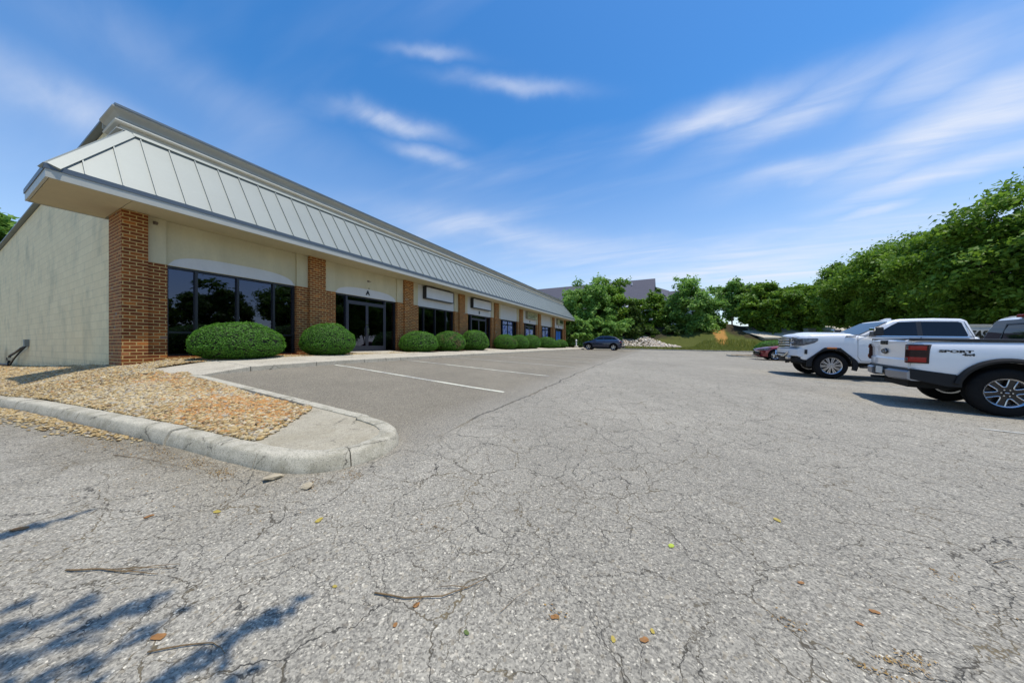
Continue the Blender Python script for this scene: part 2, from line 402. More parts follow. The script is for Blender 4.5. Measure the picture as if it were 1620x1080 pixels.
M['apron'] = concrete('island concrete', (.42, .375, .28), (.26, .22, .14), .8, amt=.5)

def brick():
    m = bpy.data.materials.new('red brown brick'); m.use_nodes = True; t = NT(m); b = t.N['Principled BSDF']
    P = t.N.new('ShaderNodeTexCoord').outputs['Object']; sp = t.new('ShaderNodeSeparateXYZ', Vector=P)
    u = t.math('ADD', sp.outputs[1], t.math('MULTIPLY', sp.outputs[0], 2.0))
    cv = t.new('ShaderNodeCombineXYZ', X=u, Y=sp.outputs[2])
    br = t.N.new('ShaderNodeTexBrick'); t.L.new(cv.outputs[0], br.inputs['Vector'])
    br.inputs['Scale'].default_value = 1.0; br.inputs['Brick Width'].default_value = .2155; br.inputs['Row Height'].default_value = .083
    br.inputs['Mortar Size'].default_value = .0100; br.inputs['Mortar Smooth'].default_value = .15; br.offset = .5
    br.inputs['Color1'].default_value = (0, 0, 0, 1); br.inputs['Color2'].default_value = (1, 1, 1, 1); br.inputs['Mortar'].default_value = (.5, .5, .5, 1); br.inputs['Bias'].default_value = 0.0
    bc = t.ramp(br.outputs['Color'], [(0, (.150, .036, .006)), (.3, (.20, .050, .008)), (.75, (.26, .068, .010)), (.9, (.33, .090, .012)), (.97, (.44, .14, .025)), (1, (.16, .13, .11))])
    n = t.noise(P, 26, 5, .65); bc = t.mix(1.0, bc, t.rng(n.outputs[0], .3, .7, .75, 1.2), 'MULTIPLY')
    mc = t.mix(t.noise(P, 9, 4).outputs[0], (.56, .38, .14, 1), (.47, .32, .12, 1))
    col = t.mix(br.outputs['Fac'], bc, mc); t.L.new(col, b.inputs['Base Color']); b.inputs['Roughness'].default_value = .88
    h = t.math('ADD', t.math('SUBTRACT', 1.0, br.outputs['Fac']), t.math('MULTIPLY', n.outputs[0], .3))
    t.L.new(t.bump(h, .8, .006), b.inputs['Normal']); return m
M['brick'] = brick()

def cmu():
    m = bpy.data.materials.new('painted block wall'); m.use_nodes = True; t = NT(m); b = t.N['Principled BSDF']
    P = t.N.new('ShaderNodeTexCoord').outputs['Object']; sp = t.new('ShaderNodeSeparateXYZ', Vector=P)
    cv = t.new('ShaderNodeCombineXYZ', X=sp.outputs[0], Y=sp.outputs[2])
    br = t.N.new('ShaderNodeTexBrick'); t.L.new(cv.outputs[0], br.inputs['Vector']); br.inputs['Scale'].default_value = 1
    br.inputs['Brick Width'].default_value = .46; br.inputs['Row Height'].default_value = .23; br.inputs['Mortar Size'].default_value = .008; br.inputs['Mortar Smooth'].default_value = .6
    br.inputs['Color1'].default_value = (.78, .63, .355, 1); br.inputs['Color2'].default_value = (.84, .69, .40, 1); br.inputs['Mortar'].default_value = (.60, .49, .27, 1)
    mp = t.N.new('ShaderNodeMapping'); mp.inputs['Scale'].default_value = (.5, .5, .4); t.L.new(P, mp.inputs[0])
    a = t.noise(mp.outputs[0], 1.6, 7, .65); c2 = t.noise(P, 7, 6, .7)
    col = t.mix(t.rng(a.outputs[0], .50, .72, 0, .6), br.outputs['Color'], (.38, .34, .20, 1))
    col = t.mix(t.rng(c2.outputs[0], .60, .72, 0, .35), col, (.22, .22, .17, 1))
    low = t.rng(t.math('ADD', sp.outputs[2], t.math('MULTIPLY', sp.outputs[0], -.032)), -.15, .12, .6, 0)
    col = t.mix(t.math('MULTIPLY', low, t.rng(c2.outputs[0], .4, .6)), col, (.24, .19, .10, 1))
    t.L.new(col, b.inputs['Base Color']); b.inputs['Roughness'].default_value = .7
    h = t.math('SUBTRACT', t.math('MULTIPLY', c2.outputs[0], .4), br.outputs['Fac']); t.L.new(t.bump(h, .45, .006), b.inputs['Normal']); return m
M['cmu'] = cmu()

def stucco(name, c, s=.12):
    m = bpy.data.materials.new(name); m.use_nodes = True; t = NT(m); b = t.N['Principled BSDF']
    P = t.N.new('ShaderNodeTexCoord').outputs['Object']
    mp = t.N.new('ShaderNodeMapping'); mp.inputs['Scale'].default_value = (1, 1, .3); t.L.new(P, mp.inputs[0])
    a = t.noise(mp.outputs[0], 2.2, 7, .6); g = t.noise(P, 120, 3, .6); f = t.noise(P, 18, 4, .7)
    k = t.math('MULTIPLY', t.rng(a.outputs[0], .3, .7, 1 - s, 1 + s * .5), t.rng(f.outputs[0], .3, .7, .96, 1.03))
    t.L.new(t.mix(1.0, (*c, 1), k, 'MULTIPLY'), b.inputs['Base Color']); b.inputs['Roughness'].default_value = .85
    t.L.new(t.bump(g.outputs[0], .35, .004), b.inputs['Normal']); return m
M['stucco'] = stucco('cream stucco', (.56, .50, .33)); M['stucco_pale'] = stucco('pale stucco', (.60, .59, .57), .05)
M['soffit'] = stucco('cream soffit', (.50, .43, .28), .06)

def standing_seam():
    m = bpy.data.materials.new('pale green grey roof metal'); m.use_nodes = True; t = NT(m); b = t.N['Principled BSDF']
    P = t.N.new('ShaderNodeTexCoord').outputs['Object']
    a = t.noise(P, .7, 6, .6); f = t.noise(P, 12, 5, .7)
    k = t.math('MULTIPLY', t.rng(a.outputs[0], .3, .7, .95, 1.03), t.rng(f.outputs[0], .35, .7, .98, 1.01))
    t.L.new(t.mix(1.0, (.255, .28, .26, 1), k, 'MULTIPLY'), b.inputs['Base Color']); b.inputs['Roughness'].default_value = .5; b.inputs['Metallic'].default_value = .12
    t.L.new(t.bump(a.outputs[0], .15, .02), b.inputs['Normal']); return m
M['roof_metal'] = standing_seam()

def leafmat(name, dark, light, rough=.55, trans=.45, brown=None):
    m = bpy.data.materials.new(name); m.use_nodes = True; t = NT(m); b = t.N['Principled BSDF']
    at = t.N.new('ShaderNodeAttribute'); at.attribute_name = 'rnd'
    c = t.mix(at.outputs['Fac'], (*dark, 1), (*light, 1))
    if brown:
        P = t.N.new('ShaderNodeTexCoord').outputs['Object']; n = t.noise(P, 1.3, 3, .6)
        c = t.mix(t.rng(n.outputs[0], .56, .64, 0, .75), c, (*brown, 1))
    t.L.new(c, b.inputs['Base Color']); b.inputs['Roughness'].default_value = rough; b.inputs['Specular IOR Level'].default_value = .35
    tr = t.N.new('ShaderNodeBsdfTranslucent'); t.L.new(c, tr.inputs[0])
    mx = t.N.new('ShaderNodeMixShader'); mx.inputs[0].default_value = trans
    t.L.new(b.outputs[0], mx.inputs[1]); t.L.new(tr.outputs[0], mx.inputs[2]); t.L.new(mx.outputs[0], t.N['Material Output'].inputs[0]); return m
M['leaf_a'] = leafmat('maple foliage', (.085, .175, .016), (.245, .400, .042))
M['leaf_b'] = leafmat('blue green foliage', (.100, .220, .034), (.300, .490, .100))
M['leaf_c'] = leafmat('deep green foliage', (.055, .120, .012), (.160, .270, .028))
M['leaf_d'] = leafmat('cedar foliage', (.040, .085, .012), (.115, .190, .030))
M['box_leaf'] = leafmat('clipped holly foliage', (.050, .150, .010), (.125, .320, .026), trans=.3, brown=(.22, .15, .07))
M['box_leaf2'] = leafmat('clipped holly foliage fresh', (.050, .150, .010), (.125, .320, .026), trans=.3)
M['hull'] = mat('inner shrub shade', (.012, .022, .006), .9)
M['grassblade'] = leafmat('grass blades', (.20, .23, .03), (.42, .42, .10), trans=.35)

def ground_mat():
    m = bpy.data.materials.new('grassy ground'); m.use_nodes = True; t = NT(m); b = t.N['Principled BSDF']
    P = t.N.new('ShaderNodeTexCoord').outputs['Object']
    a = t.noise(P, .3, 6, .65); f = t.noise(P, 9, 6, .75)
    c = t.mix(a.outputs[0], (.075, .105, .022, 1), (.15, .155, .04, 1))
    c = t.mix(t.rng(f.outputs[0], .3, .75), t.mix(1.0, c, (.5, .5, .5, 1), 'MULTIPLY'), c)
    def blob(x, y, r, e):
        s = t.new('ShaderNodeVectorMath', _operation='SUBTRACT'); t.L.new(P, s.inputs[0]); s.inputs[1].default_value = (x, y, 0)
        q = t.new('ShaderNodeVectorMath', _operation='MULTIPLY'); t.L.new(s.outputs[0], q.inputs[0]); q.inputs[1].default_value = (1 / r, 1 / e, 0)
        ln = t.new('ShaderNodeVectorMath', _operation='LENGTH'); t.L.new(q.outputs[0], ln.inputs[0])
        return t.rng(t.math('ADD', ln.outputs['Value'], t.math('MULTIPLY', t.math('SUBTRACT', a.outputs[0], .5), 2.0)), .8, 1.1, 1, 0)
    c = t.mix(blob(7.5, 57.5, .85, 8.0), c, t.mix(f.outputs[0], (.46, .24, .07, 1), (.30, .17, .05, 1)))   # bare clay
    c = t.mix(blob(13.5, 57.5, 6.0, 4.0), c, t.mix(f.outputs[0], (.03, .026, .015, 1), (.07, .055, .03, 1)))  # mulch under the trees, darkened to paint in their shade
    c = t.mix(blob(-3.5, 56.5, 7, 6), c, t.mix(f.outputs[0], (.03, .03, .016, 1), (.06, .055, .03, 1)))  # dark growth and tree shade painted into the bank colour
    t.L.new(c, b.inputs['Base Color']); b.inputs['Roughness'].default_value = .95; b.inputs['Specular IOR Level'].default_value = .1
    t.L.new(t.bump(f.outputs[0], .8, .05), b.inputs['Normal']); return m
M['ground'] = ground_mat()

def stone_mat(name, ramp):
    m = bpy.data.materials.new(name); m.use_nodes = True; t = NT(m); b = t.N['Principled BSDF']
    at = t.N.new('ShaderNodeAttribute'); at.attribute_name = 'rnd'
    P = t.N.new('ShaderNodeTexCoord').outputs['Object']; n = t.noise(P, 30, 4, .7)
    c = t.mix(1.0, t.ramp(at.outputs['Fac'], ramp), t.rng(n.outputs[0], .3, .7, .82, 1.12), 'MULTIPLY')
    t.L.new(c, b.inputs['Base Color']); b.inputs['Roughness'].default_value = .75; return m
M['pebble'] = stone_mat('river pebbles', [(0, (.13, .085, .04)), (.18, (.28, .185, .075)), (.42, (.44, .30, .115)), (.70, (.54, .42, .22)), (.80, (.29, .25, .20)), (.88, (.62, .54, .37)), (.93, (.42, .185, .045)), (1, (.52, .27, .08))])
M['riprap'] = stone_mat('pale riprap', [(0, (.30, .23, .17)), (.5, (.52, .45, .36)), (1, (.68, .62, .54))])
def gravel_bed():
    m = bpy.data.materials.new('gravel bed soil'); m.use_nodes = True; t = NT(m); b = t.N['Principled BSDF']
    P = t.N.new('ShaderNodeTexCoord').outputs['Object']
    v = t.new('ShaderNodeTexVoronoi', Vector=P, Scale=24.0); s = t.new('ShaderNodeSeparateColor', Color=v.outputs['Color'])
    c = t.ramp(s.outputs[0], [(0, (.20, .15, .08)), (.4, (.42, .32, .18)), (.8, (.55, .47, .32)), (1, (.42, .19, .05))])
    e = t.rng(v.outputs['Distance'], .2, .62, 1, .25); c = t.mix(1.0, c, e, 'MULTIPLY')
    n = t.noise(P, .9, 3); c = t.mix(t.rng(n.outputs[0], .55, .65, 0, .5), c, (.36, .17, .05, 1))
    t.L.new(c, b.inputs['Base Color']); b.inputs['Roughness'].default_value = .95
    t.L.new(t.bump(v.outputs['Distance'], 1.0, .02), b.inputs['Normal']); return m
M['gravel_bed'] = gravel_bed()
M['gravel_bed'].node_tree.nodes['Principled BSDF'].inputs['Specular IOR Level'].default_value = .1

def shingles():
    m = bpy.data.materials.new('grey shingles'); m.use_nodes = True; t = NT(m); b = t.N['Principled BSDF']
    P = t.N.new('ShaderNodeTexCoord').outputs['Object']; n = t.noise(P, .5, 8, .7); w = t.noise(P, 5, 3)
    c = t.mix(n.outputs[0], (.075, .075, .10, 1), (.115, .11, .135, 1)); c = t.mix(t.rng(w.outputs[0], .4, .6, 0, .25), c, (.05, .05, .065, 1))
    t.L.new(c, b.inputs['Base Color']); b.inputs['Roughness'].default_value = .9; return m
M['shingles'] = shingles()
def line_paint():
    m = bpy.data.materials.new('worn line paint'); m.use_nodes = True; t = NT(m); b = t.N['Principled BSDF']
    P = t.N.new('ShaderNodeTexCoord').outputs['Object']; n = t.noise(P, 40, 6, .75); a = t.noise(P, 1.5, 4, .7)
    k = t.rng(t.math('ADD', n.outputs[0], t.math('MULTIPLY', t.math('SUBTRACT', a.outputs[0], .5), .8)), .40, .56)
    c = t.mix(k, (.27, .265, .25, 1), (.68, .66, .52, 1)); t.L.new(c, b.inputs['Base Color']); b.inputs['Roughness'].default_value = .85; return m
M['line'] = line_paint()
M['line_faded'] = mat('faded line paint', (.42, .41, .36), .9, vary=.35, vscale=30)
# ------------------------------------------------------------------ heights of the paved ground (metres relative to the eye)
GX = np.array([-70, -20, -8.6, -2.93, 5, 12, 30, 70.])
GY = np.array([-60, -5, 0, 2.0, 2.6, 5.5, 11, 24, 45, 60.])
GZ = np.array([[-2.6, -2.1, -1.8, -1.7, -1.7, -2.0, -2.6, -3.2],
               [-1.8, -1.45, -1.25, -1.27, -1.38, -1.60, -2.2, -3.0],
               [-1.6, -1.30, -1.08, -1.17, -1.34, -1.55, -2.1, -3.0],
               [-1.5, -1.15, -.92, -1.09, -1.31, -1.52, -2.1, -3.0],
               [-1.4, -1.00, -.60, -1.07, -1.30, -1.51, -2.1, -3.0],
               [-1.2, -.70, -.535, -.98, -1.265, -1.46, -2.0, -3.0],
               [-1.0, -.60, -.53, -.80, -1.165, -1.36, -1.9, -2.8],
               [-.8, -.55, -.505, -.68, -.96, -1.15, -1.7, -2.5],
               [-.6, -.50, -.48, -.57, -.72, -.82, -1.2, -2.0],
               [-.6, -.50, -.48, -.57, -.72, -.82, -1.2, -2.0]])
def _bil(x, y):
    x = np.clip(x, GX[0], GX[-1] - 1e-6); y = np.clip(y, GY[0], GY[-1] - 1e-6)
    i = np.searchsorted(GX, x, 'right') - 1; j = np.searchsorted(GY, y, 'right') - 1
    fx = (x - GX[i]) / (GX[i + 1] - GX[i]); fy = (y - GY[j]) / (GY[j + 1] - GY[j])
    return GZ[j, i] * (1 - fx) * (1 - fy) + GZ[j, i + 1] * fx * (1 - fy) + GZ[j + 1, i] * (1 - fx) * fy + GZ[j + 1, i + 1] * fx * fy
def G(x, y):
    x = np.asarray(x, float); y = np.asarray(y, float); s = 0
    for dx in (-.7, 0, .7):
        for dy in (-.5, 0, .5): s = s + _bil(x + dx, y + dy)
    return s / 9
def g1(x, y): return float(G(x, y))
def sstep(t): t = np.clip(t, 0, 1); return t * t * (3 - 2 * t)
def T(x, y):
    """terrain beyond the lot"""
    x = np.asarray(x, float); y = np.asarray(y, float)
    b = G(x, np.minimum(y, 45.0))
    rise = np.interp(x, [-40, -20, -8, 2, 9, 12, 17, 24, 60], [3.2, 3.4, 3.8, 4.3, 4.5, 3.6, 2.0, -.2, -.8])
    z = b + .06 + rise * sstep((y - 46.8) / 14.5)
    return z
def t1(x, y): return float(T(x, y))
def sheet(name, xs, ys, fn, m, kind='structure', keep=None):
    X, Y = np.meshgrid(xs, ys); Z = fn(X, Y)
    nx, ny = len(xs), len(ys); vs = np.stack([X, Y, Z], -1).reshape(-1, 3)
    I, J = np.meshgrid(np.arange(nx - 1), np.arange(ny - 1)); a = (J * nx + I).ravel()
    fs = np.stack([a, a + 1, a + nx + 1, a + nx], -1)
    if keep is not None:
        c = vs[fs].mean(1); fs = fs[keep(c[:, 0], c[:, 1])]
    me = bpy.data.meshes.new(name); me.from_pydata(vs.tolist(), [], fs.tolist()); me.materials.append(m); me.shade_smooth()
    o = bpy.data.objects.new(name, me); COL.objects.link(o)
    if kind: o['kind'] = kind
    return o
def span(a, b, st): return np.linspace(a, b, max(2, int(round((b - a) / st)) + 1))

# one ground sheet to the horizon
gx = np.concatenate([np.linspace(-900, -80, 12), np.linspace(-70, 70, 71), np.linspace(80, 900, 12)])
gy = np.concatenate([np.linspace(-900, -80, 10), np.linspace(-60, 40, 26), np.linspace(42, 90, 49), np.linspace(100, 1200, 14)])
def ground_z(x, y):
    base = np.where(y < 45.3, G(x, y) - .22, T(x, y))
    right = (x > 16.9) & (y < 45.3); base = np.where(right, G(x, y) + .05, base)
    return base
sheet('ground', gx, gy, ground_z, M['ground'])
# paved lot
px_ = np.concatenate([span(-70, -12, 1.0)[:-1], span(-12, 16.8, .35)])
py_ = np.concatenate([span(-30, -2, 1.0)[:-1], span(-2, 12, .3)[:-1], span(12, 45, .8)])
sheet('parking_lot', px_, py_, lambda x, y: G(x, y), M['asphalt'])

# painted parking lines
def paint_line(x0, y0, x1, y1, w=.10, n=14, m=None):
    P = []
    dx, dy = x1 - x0, y1 - y0; L_ = sqrt(dx * dx + dy * dy); nx, ny = -dy / L_ * w / 2, dx / L_ * w / 2
    for i in range(n + 1):
        t = i / n; x = x0 + dx * t; y = y0 + dy * t
        P.append([(x - nx, y - ny, g1(x - nx, y - ny) + .006), (x + nx, y + ny, g1(x + nx, y + ny) + .006)])
    o = MB().grid(P).build('parking_line', m or M['line'], fixn=False); o['kind'] = 'structure'; return o
for k in range(9):
    yy = 5.53 + 2.74 * k; paint_line(-8.45, yy, -2.95, yy, m=M['line'] if k < 2 else M['line_faded'])
for (yy) in (6.95, 12.35, 16.9, 20.9): paint_line(4.1, yy, 10.0, yy - .75 if yy < 8 else yy - .1, .10, m=M['line_faded'])

# ------------------------------------------------------------------ kerbs, sidewalk, island
def kerb(name, pts, prof, gap=.012, seglen=1.6, zfn=None, jitter=0.0, seed=1):
    """pts: outer foot line; profile (inset, height). Built as cast lengths with open joints."""
    rnd = random.Random(seed)
    pts = [Vector((p[0], p[1], 0)) for p in pts]
    d = [0]
    for a, b in zip(pts, pts[1:]): d.append(d[-1] + (b - a).length)
    def at(s):
        for i in range(len(pts) - 1):
            if s <= d[i + 1] or i == len(pts) - 2:
                t = (s - d[i]) / (d[i + 1] - d[i]); return pts[i].lerp(pts[i + 1], t)
    tot = d[-1]; mb = MB(); s = 0
    while s < tot - .05:
        e = min(tot, s + seglen * rnd.uniform(.75, 1.2)); n = max(2, int((e - s) / .12)); P = []
        dz = rnd.uniform(-jitter, jitter); dn = rnd.uniform(-jitter, jitter)
        for i in range(n + 1):
            q = s + gap / 2 + (e - s - gap) * i / n; c = at(q); t = (at(min(tot, q + .15)) - at(max(0, q - .15))).normalized()
            nrm = Vector((-t.y, t.x, 0))
            zz = (zfn or g1)(c.x, c.y); row = []
            for (ins, h) in prof:
                w = mnoise.noise(Vector((c.x * 5, c.y * 5, h * 9))) * .006
                p = c + nrm * (ins + dn + w); row.append((p.x, p.y, zz + h + (dz + w if h > .02 else 0)))
            P.append(row)
        mb.grid(P)
        m = len(prof); b0 = len(mb.v) - m * (n + 1)
        mb.f.append(tuple(b0 + i for i in range(m))); mb.m.append(0)
        mb.f.append(tuple(b0 + m * n + i for i in range(m - 1, -1, -1))); mb.m.append(0)
        s = e
    o = mb.build(name, M['kerb'], smooth=40); o['kind'] = 'structure'; return o
# island outline (outer foot), anticlockwise seen from above: from far left, round the nose, to the sidewalk
left_line = [(-30, -1.6), (-22, -.75), (-16, -.02), (-12.5, .42), (-10, .72), (-8, .90), (-6.4, 1.07), (-4.83, 1.25), (-3.9, 1.33), (-3.3, 1.40)]
nose_line = [(-3.3, 1.40), (-3.0, 1.45), (-2.75, 1.56), (-2.58, 1.74), (-2.50, 1.98), (-2.50, 2.20), (-2.58, 2.40), (-2.75, 2.57), (-3.0, 2.67), (-3.4, 2.71)]
park_line = [(-3.4, 2.71), (-5, 2.69), (-7, 2.66), (-8.62, 2.64)]
roll = [(0, -.2), (0, .0), (.010, .045), (.034, .108), (.046, .127), (.066, .137), (.195, .142), (.210, .132), (.213, -.2)]
slim = [(0, -.2), (0, .10), (.012, .118), (.03, .125), (.135, .125), (.15, .115), (.152, -.2)]
kerb('kerb', left_line, roll, gap=.018, seglen=1.15, jitter=.010, seed=4)
kerb('kerb', nose_line, roll, gap=.011, seglen=.95, jitter=.007, seed=9)
kerb('kerb', park_line, slim, gap=.008, seglen=3.0, jitter=.002, seed=3)
def left_y(x):   # y of the left kerb's outer foot at x
    return float(np.interp(x, [p[0] for p in left_line], [p[1] for p in left_line]))
# sidewalk slabs along the shop front
XS0, XS1 = -8.60, -10.45
def walk_z(x, y):
    base = G(-8.6, np.asarray(y, float)) + .115
    return base + (np.clip(-8.6 - np.asarray(x, float), 0, 4)) * .052
y = 2.28; k = 0
mb = MB()
slabs = [2.28, 3.6, 5.1, 6.6, 8.1] + [8.1 + 1.52 * i for i in range(1, 23)]
for a, b in zip(slabs, slabs[1:]):
    e = .007
    for (xa, xb) in ((-8.60, -8.76), (-8.765, XS1)):
        P0 = [(xa, a + e), (xb, a + e), (xb, b - e), (xa, b - e)]
        top = [(p[0], p[1], float(walk_z(p[0], p[1]))) for p in P0]; bot = [(p[0], p[1], -1.0) for p in P0]
        mb.add(top + bot, [(0, 1, 2, 3), (4, 7, 6, 5), (0, 4, 5, 1), (1, 5, 6, 2), (2, 6, 7, 3), (3, 7, 4, 0)])
# entrance pads
for yc in (9.40, 18.69, 27.98, 37.27):
    P0 = [(XS1 - .006, yc - 1.15), (-11.96, yc - 1.15), (-11.96, yc + 1.15), (XS1 - .006, yc + 1.15)]
    top = [(p[0], p[1], float(walk_z(p[0], p[1])) - (.0 if p[0] > -11 else -.0)) for p in P0]; bot = [(p[0], p[1], -1.0) for p in P0]
    mb.add(top + bot, [(0, 1, 2, 3), (4, 7, 6, 5), (0, 4, 5, 1), (1, 5, 6, 2), (2, 6, 7, 3), (3, 7, 4, 0)])
o = mb.build('sidewalk', M['walk'], bevel=.012, bseg=2); o['kind'] = 'structure'

# concrete apron in the island nose
def isl_z(x, y): return G(x, y) + .118
ap = [(-4.45, 2.60), (-4.10, 2.05), (-3.86, 1.72), (-3.75, 1.46)] + [(-3.3, 1.53), (-3.05, 1.57), (-2.85, 1.66), (-2.70, 1.80), (-2.62, 2.00), (-2.62, 2.18), (-2.69, 2.34), (-2.82, 2.48), (-3.03, 2.56), (-3.4, 2.60)]
bm = bmesh.new(); vs = [bm.verts.new((p[0], p[1], 0)) for p in ap]; f = bm.faces.new(vs); bmesh.ops.triangulate(bm, faces=[f])
bmesh.ops.subdivide_edges(bm, edges=bm.edges, cuts=3, use_grid_fill=True)
for v in bm.verts: v.co.z = float(isl_z(v.co.x, v.co.y)) + mnoise.noise(v.co * 3) * .006
bmesh.ops.recalc_face_normals(bm, faces=bm.faces)
if sum(f.normal.z for f in bm.faces) < 0: bmesh.ops.reverse_faces(bm, faces=bm.faces)
me = bpy.data.meshes.new('island_apron'); bm.to_mesh(me); bm.free(); me.materials.append(M['apron']); me.shade_smooth()
o = bpy.data.objects.new('island_apron', me); COL.objects.link(o); o['kind'] = 'structure'

# gravel: soil sheet + real pebbles
def grav_z(x, y):
    x = np.asarray(x, float); y = np.asarray(y, float)
    yl = np.interp(x, [p[0] for p in left_line], [p[1] for p in left_line]) + .2
    lo = G(x, yl) + .115
    hi_isl = G(x, np.full_like(x, 3.0)) + .035
    hi_bld = np.interp(x, [-45, -25, -13, -10, -8.8], [-1.3, -.93, -.52, -.43, -.50])
    w = sstep((-8.2 - x) / .9); hi = hi_isl * (1 - w) + hi_bld * w
    t = np.clip((y - yl) / (2.45 - yl), 0, 1)
    z = lo * (1 - t) + hi * t + .05 * np.sin(t * pi)
    for_bed = (x < -10.3) & (x > -12.81) & (y > 2.4)
    z = np.where(for_bed, walk_z(-10.45, y) + (-10.45 - x) * .02 - .012, z)
    return z + .012 * np.sin(x * 3.1 + 1) * np.sin(y * 4.3)
def grav_in(x, y):
    yl = np.interp(x, [p[0] for p in left_line], [p[1] for p in left_line]) + .22
    isl = (x < -3.7 - np.clip((y - 1.6) * .75, 0, 1)) & (x > -8.64) & (y > yl) & (y < 2.55)
    side = (x <= -8.64) & (y > yl) & (y < 2.50)
    bed = (x < -10.43) & (x > -12.2) & (y >= 2.4) & (y < 41.5)
    side = side & ~((x > -10.45) & (y > 2.3))
    return isl | side | bed
gsx = np.concatenate([span(-45, -13, .5)[:-1], span(-13, -3.4, .08)])
gsy = np.concatenate([span(-3.0, .5, .25)[:-1], span(.5, 2.7, .05)[:-1], span(2.7, 41.5, .5)])
sheet('gravel_bed', gsx, gsy, lambda x, y: grav_z(x, y) - .01, M['gravel_bed'], keep=grav_in)

def ico():
    bm = bmesh.new(); bmesh.ops.create_icosphere(bm, subdivisions=1, radius=1.0)
    v = np.array([p.co[:] for p in bm.verts]); f = np.array([[q.index for q in p.verts] for p in bm.faces]); bm.free(); return v, f
def scatter_stones(name, C, size, rng, m, flat=(.35, .6), rnd=None, label=None, kind='stuff', rough=.18, smooth=True):
    V, F = ico(); n = len(C); nv = len(V)
    sx = size * rng.uniform(.8, 1.5, n); sy = size * rng.uniform(.6, 1.0, n); sz = size * rng.uniform(*flat, n)
    P = V[None] * (1 + rng.uniform(-rough, rough, (n, nv, 1)))
    P = P * np.stack([sx, sy, sz], -1)[:, None, :]
    # tilt
    tx = rng.normal(0, .28, n); c, s = np.cos(tx), np.sin(tx); y_, z_ = P[..., 1].copy(), P[..., 2].copy()
    P[..., 1] = y_ * c[:, None] - z_ * s[:, None]; P[..., 2] = y_ * s[:, None] + z_ * c[:, None]
    a = rng.uniform(0, 2 * pi, n); c, s = np.cos(a), np.sin(a); x_, y_ = P[..., 0].copy(), P[..., 1].copy()
    P[..., 0] = x_ * c[:, None] - y_ * s[:, None]; P[..., 1] = x_ * s[:, None] + y_ * c[:, None]
    P += C[:, None, :]
    me = bpy.data.meshes.new(name); nf = len(F)
    me.vertices.add(n * nv); me.vertices.foreach_set('co', P.reshape(-1))
    idx = (F[None] + (np.arange(n) * nv)[:, None, None]).reshape(-1)
    me.loops.add(len(idx)); me.loops.foreach_set('vertex_index', idx)
    me.polygons.add(n * nf); me.polygons.foreach_set('loop_start', np.arange(n * nf) * 3); me.polygons.foreach_set('loop_total', np.full(n * nf, 3))
    me.update(); at = me.attributes.new('rnd', 'FLOAT', 'POINT')
    if rnd is None: rnd = rng.uniform(0, 1, n)
    at.data.foreach_set('value', np.repeat(rnd, nv)); me.materials.append(m)
    if smooth: me.shade_smooth()
    o = bpy.data.objects.new(name, me); COL.objects.link(o); tag(o, label, kind=kind); return o
rng = np.random.default_rng(5)
def grav_points(n, x0, x1, y0, y1):
    x = rng.uniform(x0, x1, n); y = rng.uniform(y0, y1, n); k = grav_in(x, y); x, y = x[k], y[k]
    return np.stack([x, y, grav_z(x, y)], -1)
C1 = grav_points(42000, -8.7, -3.6, .95, 2.56); C2 = grav_points(60000, -18, -8.64, -.3, 2.45); C3 = grav_points(16000, -45, -18, -3, 2.45)
C4 = grav_points(16000, -11.1, -10.43, 2.4, 12)
_n = 1500; _y = rng.uniform(1.62, 2.5, _n); _x = -3.72 - np.clip((_y - 1.6) * .75, 0, 1) + rng.normal(0, .035, _n) - .01
C5 = np.stack([_x, _y, isl_z(_x, _y) + .008], -1)
C4 = np.concatenate([C4, grav_points(3000, -12.1, -10.43, 2.4, 4.2)])
C = np.concatenate([C1, C2, C4, C5]); sz = rng.uniform(.013, .029, len(C)) * np.where(rng.uniform(0, 1, len(C)) > .93, 1.5, 1)
C[:, 2] += rng.uniform(-.004, .016, len(C))
# warm orange drifts in the middle of the island, greyer patches elsewhere (real stone colours)
def pn(C, s, o=0): return np.array([mnoise.noise(Vector((p[0] * s + o, p[1] * s, 0))) for p in C])
big = pn(C, .9); r = rng.uniform(0, 1, len(C)) ** 1.0 * .92
orange = np.exp(-(((C[:, 0] + 5.3) / 1.1) ** 2 + ((C[:, 1] - 2.1) / .42) ** 2)) + .55 * np.exp(-(((C[:, 0] + 8.3) / .8) ** 2 + ((C[:, 1] - 2.1) / .3) ** 2))
r = np.where(rng.uniform(0, 1, len(C)) < np.clip(orange * .75 + np.clip(big - .2, 0, .5) * .5, 0, .5), rng.uniform(.90, 1.0, len(C)), r)
r = np.where((big < -.15) & (rng.uniform(0, 1, len(C)) < .5), rng.uniform(.6, .88, len(C)), r)
scatter_stones('gravel', C, sz, rng, M['pebble'], rnd=r, label='tan and orange river pebbles filling the island beside the building')
sz = rng.uniform(.03, .06, len(C3)); scatter_stones('gravel', C3, sz, rng, M['pebble'], label='tan river pebbles along the white block wall towards the back')
# pebbles spilled over the left kerb and litter swept against it
n = 2600; xs = rng.uniform(-13, -5.2, n); off = np.abs(rng.normal(0, .13, n)) * np.interp(xs, [-13, -8, -5.2], [2.2, 1.2, .35])
ys = np.interp(xs, [p[0] for p in left_line], [p[1] for p in left_line]) - .02 - off
k = rng.uniform(0, 1, n) < np.interp(xs, [-13, -7.5, -6, -5.2], [1, 1, .5, .2]); xs, ys = xs[k], ys[k]
C = np.stack([xs, ys, G(xs, ys) + .012], -1)
scatter_stones('gravel', C, rng.uniform(.010, .025, len(C)), rng, M['pebble'], rnd=rng.uniform(.1, .88, len(C)), label='loose pebbles spilled over the kerb onto the asphalt')

